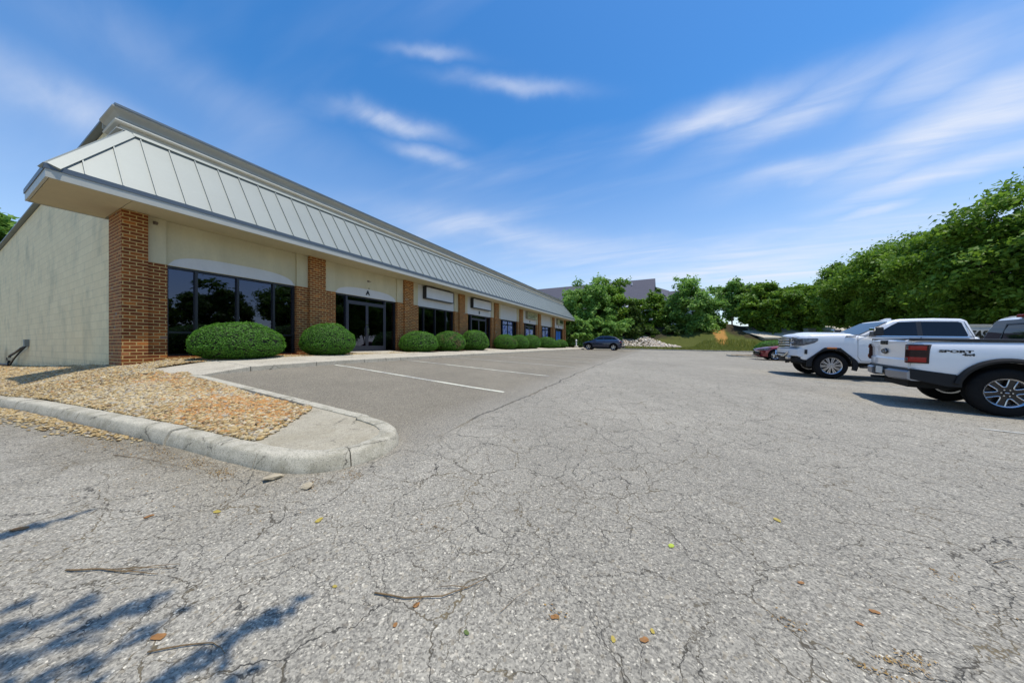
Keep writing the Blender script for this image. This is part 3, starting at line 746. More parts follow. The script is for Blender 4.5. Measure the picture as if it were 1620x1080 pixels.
# ------------------------------------------------------------------ the brick and stucco shop building
B = empty('shop_building', (-12, 2.45, -.45))
OFF = B.location.copy()
def bpart(mb, name, m, parent=None, **kw):
    o = mb.build(name, m, None, **kw); o.parent = parent or B
    if parent is None: o.matrix_parent_inverse = Matrix.Translation(-OFF)
    return o
YE = 39.88
bpart(MB().prism([(-45, -2.5), (-12.83, -2.5), (-12.83, 3.2), (-12.3, 3.2), (-12.3, 5.90), (-45, 5.22)], 2.45, 2.65), 'side_wall', M['cmu'])
bpart(MB().prism([(-45, -2.5), (-12.3, -2.5), (-12.3, 5.90), (-45, 5.22)], YE - .2, YE - .01).box(-45, -44.8, 2.66, YE - .21, -2.5, 5.2), 'rear_wall', M['cmu'])
bpart(MB().prism([(-44.8, 4.95), (-12.5, 5.6), (-12.5, 5.75), (-44.8, 5.1)], 2.66, YE - .21), 'flat_roof', M['coping'])
bpart(MB().box(-12.5, -12.32, 2.66, YE - .21, 2.75, 5.75), 'upper_wall', M['cornice'])
# parapet coping
cb = MB().box(-12.55, -12.105, 2.31, YE + .18, 5.935, 5.99)
cb.prism([(-12.552, 5.935), (-12.552, 5.99), (-45.1, 5.31), (-45.1, 5.255)], 2.31, 2.72)
bpart(cb, 'coping', M['coping'])
# cornice swept round the near corner
def sweep(prof, path):
    P = []
    for (d, z) in prof:
        P.append([(x + sx * d, y + sy * d, z) for (x, y, sx, sy) in path])
    return MB().grid(P)
cpath = [(-13.25, 2.44, 0, -1), (-12.295, 2.44, 1, -1), (-12.295, YE, 1, 1), (-13.25, YE, 0, 1)]
prof = [(.0, 5.30), (.0, 5.57), (.012, 5.575), (.012, 5.70), (.03, 5.715), (.035, 5.76), (.06, 5.80), (.11, 5.855), (.155, 5.89), (.165, 5.90), (.165, 5.936), (-.1, 5.937)]
cm = sweep(prof, cpath)
cm.box(-13.29, -13.25, 2.33, 2.46, 5.72, 5.93)
bpart(cm, 'cornice', M['cornice'])
bpart(sweep([(.0, 5.60), (.095, 5.603), (.115, 5.625), (.11, 5.65), (.0, 5.665)], cpath), 'cornice_moulding', M['cornice_light'])
bpart(sweep([(.0, 5.40), (.16, 5.405), (.16, 5.425), (.05, 5.45), (.045, 5.475), (.0, 5.48)], [(-13.2, 2.5, 0, -1), (-12.3, 2.5, 1, -1), (-12.3, YE, 1, 1)]), 'flashing', M['cornice_light'])
# mansard
E = dict(x=-10.93, z=3.585, y0=1.25, y1=41.05); TP = dict(x=-12.17, z=5.40, y0=2.50, y1=39.80)
XB = -13.2
mv = [(E['x'], E['y0'], E['z']), (E['x'], E['y1'], E['z']), (TP['x'], TP['y1'], TP['z']), (TP['x'], TP['y0'], TP['z']),
      (XB, E['y0'], E['z']), (XB, TP['y0'], TP['z']), (XB, E['y1'], E['z']), (XB, TP['y1'], TP['z'])]
ms = MB().add(mv, [(0, 1, 2, 3), (4, 0, 3, 5), (1, 6, 7, 2), (4, 5, 7, 6), (3, 2, 7, 5), (0, 4, 6, 1)])
sl = Vector((TP['x'] - E['x'], 0, TP['z'] - E['z'])); sln = Vector((sl.z, 0, -sl.x)).normalized()  # outward normal of front slope
if sln.x < 0: sln = -sln
def slope_bar(mbx, p0, p1, nrm, w, h, lift=0.0):
    p0 = Vector(p0); p1 = Vector(p1); t = (p1 - p0).normalized(); s_ = t.cross(nrm).normalized() * (w / 2)
    vs = [p0 - s_ + nrm * lift, p0 + s_ + nrm * lift, p1 + s_ + nrm * lift, p1 - s_ + nrm * lift]; vs += [v + nrm * h for v in vs]
    mbx.add(vs, [(0, 3, 2, 1), (4, 5, 6, 7), (0, 1, 5, 4), (1, 2, 6, 5), (2, 3, 7, 6), (3, 0, 4, 7)])
rise = TP['z'] - E['z']
for k in range(79):
    yy = 1.705 + .505 * k
    f = 1.0
    if yy < TP['y0']: f = (yy - E['y0']) / (TP['y0'] - E['y0'])
    if yy > TP['y1']: f = (E['y1'] - yy) / (E['y1'] - TP['y1'])
    f *= .985
    if f < .05: continue
    slope_bar(ms, (E['x'], yy, E['z']), (E['x'] + sl.x * f, yy, E['z'] + sl.z * f), sln, .020, .036)
bpart(ms, 'mansard_roof', M['roof_metal'])
# hip caps and top cap
hb = MB()
for (ey, ty, sg) in ((E['y0'], TP['y0'], 1), (E['y1'], TP['y1'], -1)):
    p0 = Vector((E['x'], ey, E['z'])); p1 = Vector((TP['x'], ty, TP['z']))
    for (nrm, side) in ((sln, 1), (Vector((0, -sg * rise, abs(ty - ey))).normalized(), -1)):
        w = .17; t = (p1 - p0).normalized(); s_ = t.cross(nrm).normalized()
        if (s_.y * sg > 0) != (side > 0): s_ = -s_
        vs = [p0, p0 + s_ * w, p1 + s_ * w, p1]; vs = [v + nrm * .002 for v in vs] + [v + nrm * .045 for v in vs]
        hb.add(vs, [(0, 3, 2, 1), (4, 5, 6, 7), (0, 1, 5, 4), (1, 2, 6, 5), (2, 3, 7, 6), (3, 0, 4, 7)])
slope_bar(hb, (TP['x'] - sl.normalized().x * .06, TP['y0'] + .1, TP['z'] - sl.normalized().z * .06), (TP['x'] - sl.normalized().x * .06, TP['y1'] - .1, TP['z'] - sl.normalized().z * .06), sln, .11, .05, .002)
bpart(hb, 'ridge_cap', M['roof_metal'])
# fascia: slate drip edge over a pale blue board, near, side and far
fb = MB().box(-10.90, -10.95, 1.22, 41.08, 3.50, 3.60).box(-10.951, XB, 1.22, 1.27, 3.50, 3.60).box(-10.951, XB, 41.03, 41.08, 3.50, 3.60).box(XB - .03, XB, 1.22, 2.449, 3.50, 3.60)
bpart(fb, 'drip_edge', M['drip'])
fb = MB().box(-10.915, -10.955, 1.235, 41.065, 3.335, 3.499).box(-10.956, XB, 1.235, 1.275, 3.335, 3.499).box(-10.956, XB, 41.025, 41.065, 3.335, 3.499).box(XB - .015, XB, 1.276, 2.449, 3.335, 3.499)
bpart(fb, 'fascia_board', M['fascia'])
pk = [2.353] + [6.75 + 4.645 * i for i in range(8)]   # near faces of the nine piers
pw = [.43] + [.60] * 7 + [.60]
cuts = [1.28] + [p for p in pk] + [41.02]
for a, b in zip(cuts, cuts[1:]):
    x1 = -13.18 if a < 2 else (-12.1)
    mb = MB().box(-10.957, x1, a + .006, min(b, 2.353 if a < 2 else b) - .006, 3.342, 3.37)
    bpart(mb, 'soffit_panel', M['soffit'])
bpart(MB().box(-11.0, -12.05, 1.3, 41.0, 3.40, 3.44), 'soffit_backing', M['under'])
# piers with their lower shoulders
for i, (p, w) in enumerate(zip(pk, pw)):
    xb = -12.83 if i == 0 else -12.42
    pr = bpart(MB().box(-11.80, xb, p, p + w, -1.3 if i == 0 else -.7, 3.340), 'brick_pier', M['brick'])
    if i > 0: bpart(MB().box(-11.90, -12.40, p - .40, p - .001, -.7, 2.16), 'brick_shoulder', M['brick'])
    if i < 8: bpart(MB().box(-11.90, -12.40, p + w + .001, p + w + (.36 if i == 0 else .46), -.7, 2.16), 'brick_shoulder', M['brick'])
bays = []
for i in range(8):
    a = pk[i] + pw[i]; b = pk[i + 1]; la = .36 if i == 0 else .46
    oa, ob = a + la, b - .40; bays.append((oa, ob))
    # stucco: two proud side panels, one recessed field
    bpart(MB().box(-11.925, -12.35, a + .002, oa - .012, 2.163, 3.338), 'stucco_side_panel', M['stucco'])
    bpart(MB().box(-11.925, -12.35, ob + .012, b - .002, 2.163, 3.338), 'stucco_side_panel', M['stucco'])
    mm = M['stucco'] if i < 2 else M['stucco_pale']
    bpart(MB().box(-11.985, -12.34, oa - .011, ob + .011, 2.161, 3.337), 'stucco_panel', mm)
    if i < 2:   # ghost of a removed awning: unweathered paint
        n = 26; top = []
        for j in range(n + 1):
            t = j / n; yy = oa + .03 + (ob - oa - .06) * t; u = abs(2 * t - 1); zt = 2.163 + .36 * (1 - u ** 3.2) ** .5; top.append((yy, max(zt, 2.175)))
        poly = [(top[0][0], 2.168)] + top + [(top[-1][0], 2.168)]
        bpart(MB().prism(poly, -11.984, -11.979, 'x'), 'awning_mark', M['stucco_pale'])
GL = -12.10
def window_unit(oa, ob, fr, zb=-.294, zt=2.16, rail=.36, posters=None):
    mb = MB(); f = .055; x0, x1 = -12.03, -12.12
    mb.box(x0, x1, oa, ob, zt - f, zt - .001).box(x0, x1, oa, ob, zb, zb + f).box(x0, x1, oa, oa + f, zb + f, zt - f).box(x0, x1, ob - f, ob, zb + f, zt - f)
    es = [oa + f]
    for q in fr:
        c = oa + (ob - oa) * q; mb.box(x0 + .002, x1 - .002, c - .028, c + .028, zb + f, zt - f); es += [c - .028, c + .028]
    es.append(ob - f)
    fo = bpart(mb, 'window_frame', M['black_frame'])
    for k in range(0, len(es), 2):
        if rail: r = bpart(MB().box(x0 + .001, x1 - .001, es[k], es[k + 1], rail - .028, rail + .028), 'window_rail', M['black_frame'], parent=fo)
        bpart(MB().box(GL, GL - .006, es[k] - .005, es[k + 1] + .005, zb + f - .005, zt - f + .005), 'window_pane', M['glass'])
    bpart(MB().box(-11.86, -12.25, oa + .002, ob - .002, -.42, -.296), 'window_sill', M['brick'])
M['door_frame'] = mat('grey bronze door frame', (.045, .045, .055), .4, vary=.1)
def door_unit(oa, ob, blue=False):
    zb, zt = -.255, 2.16; f = .055; x0, x1 = -12.03, -12.12
    c = (oa + ob) / 2 - .04; d0, d1 = c - 1.02, c + 1.02
    mb = MB(); mb.box(x0, x1, oa, ob, zt - f, zt - .001).box(x0, x1, oa, oa + f, zb, zt - f).box(x0, x1, ob - f, ob, zb, zt - f)
    mb.box(x0, x1, oa + f, d0, zb, zb + f).box(x0, x1, d1, ob - f, zb, zb + f)
    bpart(mb, 'window_frame', M['black_frame'])
    bpart(MB().box(x0 + .02, x1, d0, d0 + .06, zb, zt - f).box(x0 + .02, x1, d1 - .06, d1, zb, zt - f).box(x0 + .02, x1, d0 + .06, d1 - .06, 1.865, 1.935), 'door_frame', M['door_frame'])
    for (a, b) in ((oa + f, d0), (d1, ob - f)):
        bpart(MB().box(GL, GL - .006, a, b, zb + f, zt - f), 'window_pane', M['glass'])
    bpart(MB().box(GL, GL - .006, d0 + .06, d1 - .06, 1.935, zt - f), 'window_pane', M['glass'])
    bpart(MB().box(-12.0, -12.25, d0, d1, zb - .1, zb + .012), 'threshold', M['door_frame'])
    for (a, b, hs) in ((d0 + .063, c - .004, 1), (c + .004, d1 - .063, -1)):
        mb = MB(); s = .06; z0, z1 = zb + .02, 1.86; xx0, xx1 = -12.02, -12.065
        mb.box(xx0, xx1, a, b, z1 - .07, z1).box(xx0, xx1, a, b, z0, z0 + .22).box(xx0, xx1, a, a + s, z0 + .22, z1 - .07).box(xx0, xx1, b - s, b, z0 + .22, z1 - .07)
        dl = bpart(mb, 'door', M['door_frame'])
        bpart(MB().box(-12.04, -12.046, a + s - .004, b - s + .004, z0 + .216, z1 - .066), 'door_pane', M['blue_film'] if blue else M['glass'], parent=dl)
        hy = b - s / 2 if hs > 0 else a + s / 2
        hm = MB(); hm.tube([(-12.02, hy, .80), (-11.96, hy, .80), (-11.96, hy, .50), (-12.02, hy, .50)], .012, 8).box(-12.016, -12.02, hy - .02, hy + .02, .88, .94)
        bpart(hm, 'door_handle', M['chrome'], parent=dl)
    return c
M['blue_film'] = mat('blue door film', (.03, .16, .55), .3, vary=.1)
def poster_mat(seed):
    m = bpy.data.materials.new('window graphic'); m.use_nodes = True; t = NT(m); b = t.N['Principled BSDF']
    P = t.N.new('ShaderNodeTexCoord').outputs['Object']; mp = t.N.new('ShaderNodeMapping'); mp.inputs['Location'].default_value = (seed, seed, 0); t.L.new(P, mp.inputs[0])
    n = t.noise(mp.outputs[0], 3.2, 3, .5, 1.0); f = t.noise(mp.outputs[0], 14, 2)
    c = t.ramp(n.outputs[0], [(0, (.03, .05, .22)), (.44, (.04, .08, .34)), (.47, (.55, .58, .68)), (.56, (.62, .64, .70)), (.6, (.10, .16, .42)), (1, (.5, .55, .66))])
    c = t.mix(t.rng(f.outputs[0], .55, .58, 0, .7), c, (.08, .12, .4, 1)); t.L.new(c, b.inputs['Base Color']); b.inputs['Roughness'].default_value = .3; return m
PM = [poster_mat(i * 3.7) for i in range(3)]
fr = [.175, .475, .785]
for i, (oa, ob) in enumerate(bays):
    if i % 2 == 0:
        window_unit(oa, ob, [.19, .487, .795] if i == 0 else fr)
        if i in (4, 6):
            w = ob - oa
            for j, (q0, q1, z0, z1) in enumerate(((.19, .46, 0.1, 1.98), (.49, .77, .1, 1.98))):
                bpart(MB().box(-12.095, -12.085, oa + w * q0 + .03, oa + w * q1, .40, 1.72), 'window_poster', PM[(i // 2 + j) % 3])
                bpart(MB().box(-12.095, -12.085, oa + w * q0 + .03, oa + w * q1, 1.80, 2.05), 'window_poster', PM[(i // 2 + j + 1) % 3])
    else:
        c = door_unit(oa, ob, blue=(i == 7))
        if i == 5:
            for (a, b) in ((c - .85, c - .1), (c + .1, c + .85)):
                bpart(MB().box(-12.035, -12.030, a, b, .2, 1.6), 'window_poster', PM[1])
        txt = 'ABCD'[i // 2]
        Mx = Matrix.Translation((-11.972 if i == 1 else -11.98, c, 2.36)) @ Matrix(((0, 0, 1, 0), (1, 0, 0, 0), (0, 1, 0, 0), (0, 0, 0, 1)))
        lt = text_mesh('unit_letter', txt, .27, M['letter'], None, Mx, depth=.008, bold=.012); lt.parent = B; lt.matrix_parent_inverse = Matrix.Translation(-OFF)
# dim interior behind the tinted glass
M['carpet'] = mat('dark carpet', (.07, .065, .06), .95, vary=.2); M['ceil'] = mat('ceiling tile', (.42, .42, .40), .9); M['inner_wall'] = mat('interior wall', (.28, .27, .25), .9)
bpart(MB().box(-12.3, -24, 2.7, YE - .25, -.4, -.30), 'interior_floor', M['carpet'])
bpart(MB().box(-12.36, -24, 2.7, YE - .25, 3.28, 3.32), 'ceiling', M['ceil'])
bpart(MB().box(-24, -24.1, 2.66, YE - .21, -.4, 3.3).box(-12.4, -24, 11.75, 11.8, -.3, 3.27).box(-12.4, -24, 21.0, 21.05, -.3, 3.27).box(-12.4, -24, 30.3, 30.35, -.3, 3.27), 'interior_wall', M['inner_wall'])
M['tube'] = mat('fluorescent tube', (.9, .9, .9), .5, emit=(1, .96, .88), estr=5.0)
for (x, y) in ((-13.15, 5.35), (-14.5, 5.25), (-16.5, 5.3), (-15.0, 9.0), (-17.5, 8.9)):
    bpart(MB().box(x - .10, x + .10, y - .6, y + .6, 3.24, 3.275), 'ceiling_light', M['tube'])
# little fittings on the front
cam_m = MB().tube([(-11.92, 2.93, 3.20), (-11.80, 2.93, 3.18)], .03, 10); cam_m.box(-11.90, -11.925, 2.89, 2.97, 3.16, 3.24)
bpart(cam_m, 'junction_box', M['bark'])
for (ya, yb, za, zb_) in ((9.34, 9.46, 2.86, 2.94), (9.50, 9.53, 2.88, 2.92), (9.40, 9.45, 2.56, 2.60)): bpart(MB().box(-11.975, -11.986, ya, yb, za, zb_), 'mounting_plate', M['bark'])
tag(B, 'long single storey brick and cream stucco shop building with pale metal mansard roof', 'building')

# sign cabinets
def sign_cabinet(y0, y1, face, label, frame, yellow=False, group=None):
    e = empty('sign_cabinet', (-11.985, (y0 + y1) / 2, 2.62)); z0, z1 = 2.60, 3.28; x0 = -11.74
    def part(mb, n, m):
        o = mb.build(n, m); o.parent = e; o.matrix_parent_inverse = Matrix.Translation(-e.location); return o
    fw = .045
    part(MB().box(-11.983, x0 - .02, y0, y1, z0, z1).box(x0 - .021, x0, y0, y1, z0, z0 + fw).box(x0 - .021, x0, y0, y1, z1 - fw, z1).box(x0 - .021, x0, y0, y0 + fw, z0 + fw, z1 - fw).box(x0 - .021, x0, y1 - fw, y1, z0 + fw, z1 - fw), 'cabinet', frame)
    part(MB().box(x0 - .019, x0 - .008, y0 + fw, y1 - fw, z0 + fw, z1 - fw), 'sign_face', face)
    tag(e, label, 'sign', group)
    return e, part
sign_cabinet(12.87, 15.34, M['sign_face'], 'blank white sign box with black frame over the dark shop window, nearest of the signs', M['black_frame'])
sign_cabinet(17.52, 19.98, M['sign_face'], 'blank white sign box with black frame above the door lettered B', M['black_frame'])
M['aged_frame'] = mat('aged tan frame', (.30, .29, .20), .6, vary=.1)
e, part = sign_cabinet(26.9, 29.35, M['sign_yellow'], 'yellowed sign box with rows of dark green lettering above the third entrance', M['aged_frame'])
rr = random.Random(8); mb = MB()
for r_, (z, h) in enumerate(((3.12, .055), (2.99, .075), (2.86, .075), (2.73, .06))):
    yy = 27.05
    lim = 29.2 if r_ < 2 else 28.9
    while yy < lim:
        w = rr.uniform(.05, .11)
        if rr.random() < .82: mb.box(-11.747, -11.738, yy, yy + w, z - h / 2, z + h / 2)
        yy += w + .035
part(mb, 'sign_lettering', M['sign_green'])
e, part = sign_cabinet(36.3, 38.45, M['sign_yellow'], 'sign box with dark green panel above the farthest blue door', M['aged_frame'])
part(MB().box(-11.747, -11.735, 37.0, 38.38, 2.75, 3.2), 'sign_panel', M['sign_green'])
# ------------------------------------------------------------------ planting
def quads_mesh(name, C, NRM, size, rnd, m, aspect=1.0, rng=None, fold=0.0):
    """many leaf-sized diamond faces"""
    n = len(C); NRM = NRM / (np.linalg.norm(NRM, axis=1, keepdims=True) + 1e-9)
    a = rng.normal(0, 1, (n, 3)); t = np.cross(NRM, a); t /= (np.linalg.norm(t, axis=1, keepdims=True) + 1e-9); b = np.cross(NRM, t)
    s = np.broadcast_to(np.asarray(size), (n,))[:, None]
    V = np.stack([C - t * s, C - b * s * .5 * aspect, C + t * s, C + b * s * .5 * aspect], 1)
    me = bpy.data.meshes.new(name); me.vertices.add(4 * n); me.vertices.foreach_set('co', V.reshape(-1))
    me.loops.add(4 * n); me.loops.foreach_set('vertex_index', np.arange(4 * n)); me.polygons.add(n)
    me.polygons.foreach_set('loop_start', np.arange(n) * 4); me.polygons.foreach_set('loop_total', np.full(n, 4)); me.update()
    at = me.attributes.new('rnd', 'FLOAT', 'POINT'); at.data.foreach_set('value', np.repeat(rnd, 4)); me.materials.append(m); return me

def crown_mesh(name, rx, rz, seed, m, n=14000, leaf=.2, clumps=150, lump=.35, flat=.7, lean=0.0, conic=0.0, gap=.75, ctr_bias=.55):
    """leaf clumps through an uneven crown volume centred on z=0"""
    rng = np.random.default_rng(seed)
    d = rng.normal(0, 1, (clumps * 3, 3)); d /= np.linalg.norm(d, axis=1, keepdims=True)
    r = rng.uniform(ctr_bias, 1.0, len(d)) ** .7
    nz = np.array([mnoise.noise(Vector(tuple(q * 1.7 + seed))) for q in d]); r = r * (1 + lump * nz * 1.5)
    cc = d * r[:, None] * np.array([rx, rx, rz]); cc = cc[:clumps]
    if conic: 
        k = 1 - conic * np.clip((cc[:, 2] / rz + 1) / 2, 0, 1); cc[:, :2] *= k[:, None]
    cr = rng.uniform(.09, .20, clumps) * (rx + rz) / 2
    w = cr ** 2; w /= w.sum(); idx = rng.choice(clumps, n, p=w)
    g = rng.normal(0, 1, (n, 3)); gl = np.linalg.norm(g, axis=1, keepdims=True); g = g / gl * np.minimum(gl, 1.9) * .62
    P = cc[idx] + g * cr[idx][:, None] * np.array([1.15, 1.15, flat])
    # sprays poking out
    k = rng.uniform(0, 1, n) < .05; P[k] += (cc[idx][k] / (np.linalg.norm(cc[idx][k], axis=1, keepdims=True) + .01)) * cr[idx][k][:, None] * rng.uniform(.6, 1.3, (k.sum(), 1))
    N_ = rng.normal(0, .75, (n, 3)) + np.array([0, 0, .75]) + .5 * (P / (np.linalg.norm(P, axis=1, keepdims=True) + .1))
    shade = rng.uniform(0, 1, clumps)[idx] * .5 + rng.uniform(0, 1, n) * .5
    return quads_mesh(name, P, N_, leaf * rng.uniform(.6, 1.25, n), shade, m, aspect=1.15, rng=rng), cc

def trunk_mb(base, top, r0, cc, origin, rnd, forks=1, nl=9):
    mb = MB(); base = Vector(base); top = Vector(top)
    for f in range(forks):
        off = Vector((rnd.uniform(-1, 1), rnd.uniform(-1, 1), 0)) * (.35 if forks > 1 else 0)
        pts = []; n = 6; tp = top + off * 3
        for i in range(n + 1):
            t = i / n; p = base.lerp(tp, t) + Vector((mnoise.noise(Vector((t * 3, f * 7.1, base.x))) * .25, mnoise.noise(Vector((t * 3, f * 3.7, base.y))) * .25, 0)) * t
            pts.append(p)
        rr = r0 * (1 if forks == 1 else .62)
        mb.tube(pts, [rr * (1.35 if i == 0 else 1 - .8 * i / n) for i in range(n + 1)], 8)
        for j in range(nl):
            c = Vector(cc[rnd.randrange(len(cc))]) + Vector(origin); t = rnd.uniform(.35, .9); s = pts[min(n, int(t * n))]
            if c.z < s.z - .3: continue
            mid = s.lerp(c, .5) + Vector((0, 0, -.12 * (c - s).length * .3))
            mb.tube([s, mid, c], [rr * .42 * (1.1 - t), rr * .25, rr * .06], 5, cap=False)
    return mb
CR = {}
def tree(label, x, y, top, rx, rz, m='leaf_a', seed=1, n=14000, leaf=.2, zbase=None, r0=.16, forks=1, name='tree', group=None, key=None, clumps=150, rot=None, cat='tree', **kw):
    zb = (t1(x, y) if y > 45 else g1(x, y)) - .05 if zbase is None else zbase
    e = empty(name, (x, y, zb)); cz = top - rz - zb; rnd = random.Random(seed)
    kk = key or (seed, rx)
    if kk not in CR: CR[kk] = crown_mesh('crown', rx, rz, seed, M[m], n, leaf, clumps, **kw)
    me, cc = CR[kk]
    c = bpy.data.objects.new('crown', me); COL.objects.link(c); c.parent = e; c.location = (0, 0, cz); c.rotation_euler = (0, 0, 0 if rot is None else rot)
    trunk_mb((0, 0, 0), (0, 0, cz + rz * .35), r0, cc, (0, 0, cz), rnd, forks).build('trunk', M['bark'], e, smooth=180)
    tag(e, label, cat, group); return e
def P2(px, zc): # ground-plan position at a bearing and depth
    v = FV * zc + RV * (zc * (px - 810) / 480); return v.x, v.y

grow = 'trees in the row on the right edge of the lot'
specs = [(19.2, 48.8, 9.3, 3.3, 3.3, 'farthest tree of the row on the right, its crown meeting the open sky'),
         (19.6, 43.2, 9.0, 3.8, 3.4, 'second tree from the far end of the right hand row'),
         (19.0, 38.2, 8.8, 3.8, 3.4, 'third tree from the far end of the right hand row, above the big pickup cab'),
         (19.4, 33.6, 8.7, 3.8, 3.5, 'fourth tree from the far end of the right hand row'),
         (18.6, 29.2, 8.7, 3.7, 3.6, 'tall near tree at the right edge of the photo, above the nearest pickup'),
         (19.8, 23.5, 8.4, 3.8, 3.6, 'nearest tree of the row, just past the right edge')]
for i, (x, y, tp, rx, rz, lb) in enumerate(specs):
    tree(lb, x, y, tp, rx, rz, 'leaf_a', seed=40 + i % 3, key=('near', i % 3), n=46000, leaf=.135, r0=.16, forks=3, group=grow, clumps=240, rot=i * 1.9, lump=.4, gap=.8)
for i, (x, y, tp, rx, rz) in enumerate([(23, 16.5, 6.8, 3.4, 3.6), (24, 10, 5.4, 3.2, 3.2), (23, 3.5, 6.6, 3.5, 3.6)]):
    tree('leafy tree beside the lot, seen in the dark shop windows', x, y, tp, rx, rz, 'leaf_c', seed=60, key='refl', n=15000, leaf=.22, rot=i * 2.3, group=grow + ' mirrored in the glass')
for i, (px, zc, tp, rx, rz) in enumerate([(1395, 50, 5.5, 4.5, 3.2), (1450, 47, 5.0, 4.3, 3.0), (1515, 44, 4.8, 4.3, 3.0), (1585, 40, 4.6, 4.2, 3.0), (1655, 38, 4.4, 4.2, 3.0)]):
    x, y = P2(px, zc)
    tree(['low dark tree behind the farthest trees of the row', 'low dark tree behind the middle of the row', 'low dark tree filling the gap above the white trailer', 'low dark tree behind the near pickup cab', 'low dark tree beyond the right edge'][i],
         x, y, tp, rx, rz, 'leaf_c', seed=70 + i % 2, key=('fill', i % 2), n=14000, leaf=.26, zbase=-2.0, rot=i, group='low trees behind the row')
bgt = 'trees on the bank beyond the lot'
def bg(px, zc, topy, wpx, lb, m='leaf_b', seed=1, boty=540, **kw):
    x, y = P2(px, zc); tp = (546.2 - topy) / 480 * zc; bt = (546.2 - boty) / 480 * zc; rx = wpx / 2 / 480 * zc * .80; rz = (tp - bt) / 2
    kw.setdefault('n', 15000); kw.setdefault('leaf', .25)
    return tree(lb, x, y, tp - .25, rx, rz, m, seed=seed, group=bgt, **kw)
bg(925, 50, 446, 100, 'broad dark green tree rising behind the blue car', 'leaf_b', 101, 528, n=22000, clumps=210, lump=.5, leaf=.22)
bg(968, 53, 439, 78, 'upper right part tree with spreading crown beside the grey roof', 'leaf_a', 102, 520, n=18000, lump=.5)
bg(905, 44, 498, 70, 'low bushy tree right behind the end of the shop building', 'leaf_b', 103, 552, n=12000)
bg(955, 45.5, 500, 80, 'low bushy tree directly above the roof of the blue car', 'leaf_b', 104, 540, n=12000)
bg(1001, 50, 484, 44, 'dark feathery cedar above the pale rocks', 'leaf_d', 105, 538, conic=.65, n=14000, leaf=.18, flat=1.0)
bg(1034, 55, 462, 62, 'rounded tree right of the white gable window', 'leaf_a', 106, 532, n=15000)
bg(1096, 50, 447, 90, 'full light green tree left of the orange clay patch', 'leaf_b', 107, 543, n=24000, clumps=210, lump=.42, leaf=.22)
bg(1066, 49, 512, 44, 'low dark bush above the right end of the pale rocks', 'leaf_d', 115, 545, n=7000, name='bush', cat='bush')
bg(1116, 49, 508, 54, 'low dark bush under the full light green tree', 'leaf_c', 116, 547, n=8000, name='bush', cat='bush')
bg(1020, 51, 512, 46, 'low dark bush behind the middle of the pale rocks', 'leaf_d', 117, 538, n=7000, name='bush', cat='bush')
bg(1158, 62, 440, 62, 'slender tree with a clear trunk standing on top of the bank', 'leaf_b', 108, 497, n=12000, lump=.5)
bg(1185, 60, 455, 50, 'small tree between the bank top and the multi stemmed tree', 'leaf_b', 112, 505, n=9000)
bg(1213, 46, 452, 92, 'multi stemmed tree above the round shrub on the kerb island', 'leaf_a', 109, 518, forks=3, n=22000, lump=.42, clumps=190)
bg(1208, 58, 443, 66, 'tree with reddish top behind the multi stemmed tree', 'leaf_c', 110, 505, n=12000)
bg(1290, 46, 447, 100, 'wide low branched tree above the front of the big white pickup', 'leaf_a', 111, 522, forks=3, n=24000, lump=.42, clumps=200)
bg(1250, 56, 456, 60, 'tree in the gap between the two multi stemmed trees', 'leaf_c', 113, 515, n=10000)
bg(1322, 52, 458, 50, 'tree touching the far end of the right hand row', 'leaf_b', 114, 518, n=10000)
tree('leafy tree showing over the back end of the white block wall', -64, 4.5, 13.8, 4.2, 5.0, 'leaf_b', seed=120, n=14000, leaf=.3, zbase=-1.5)
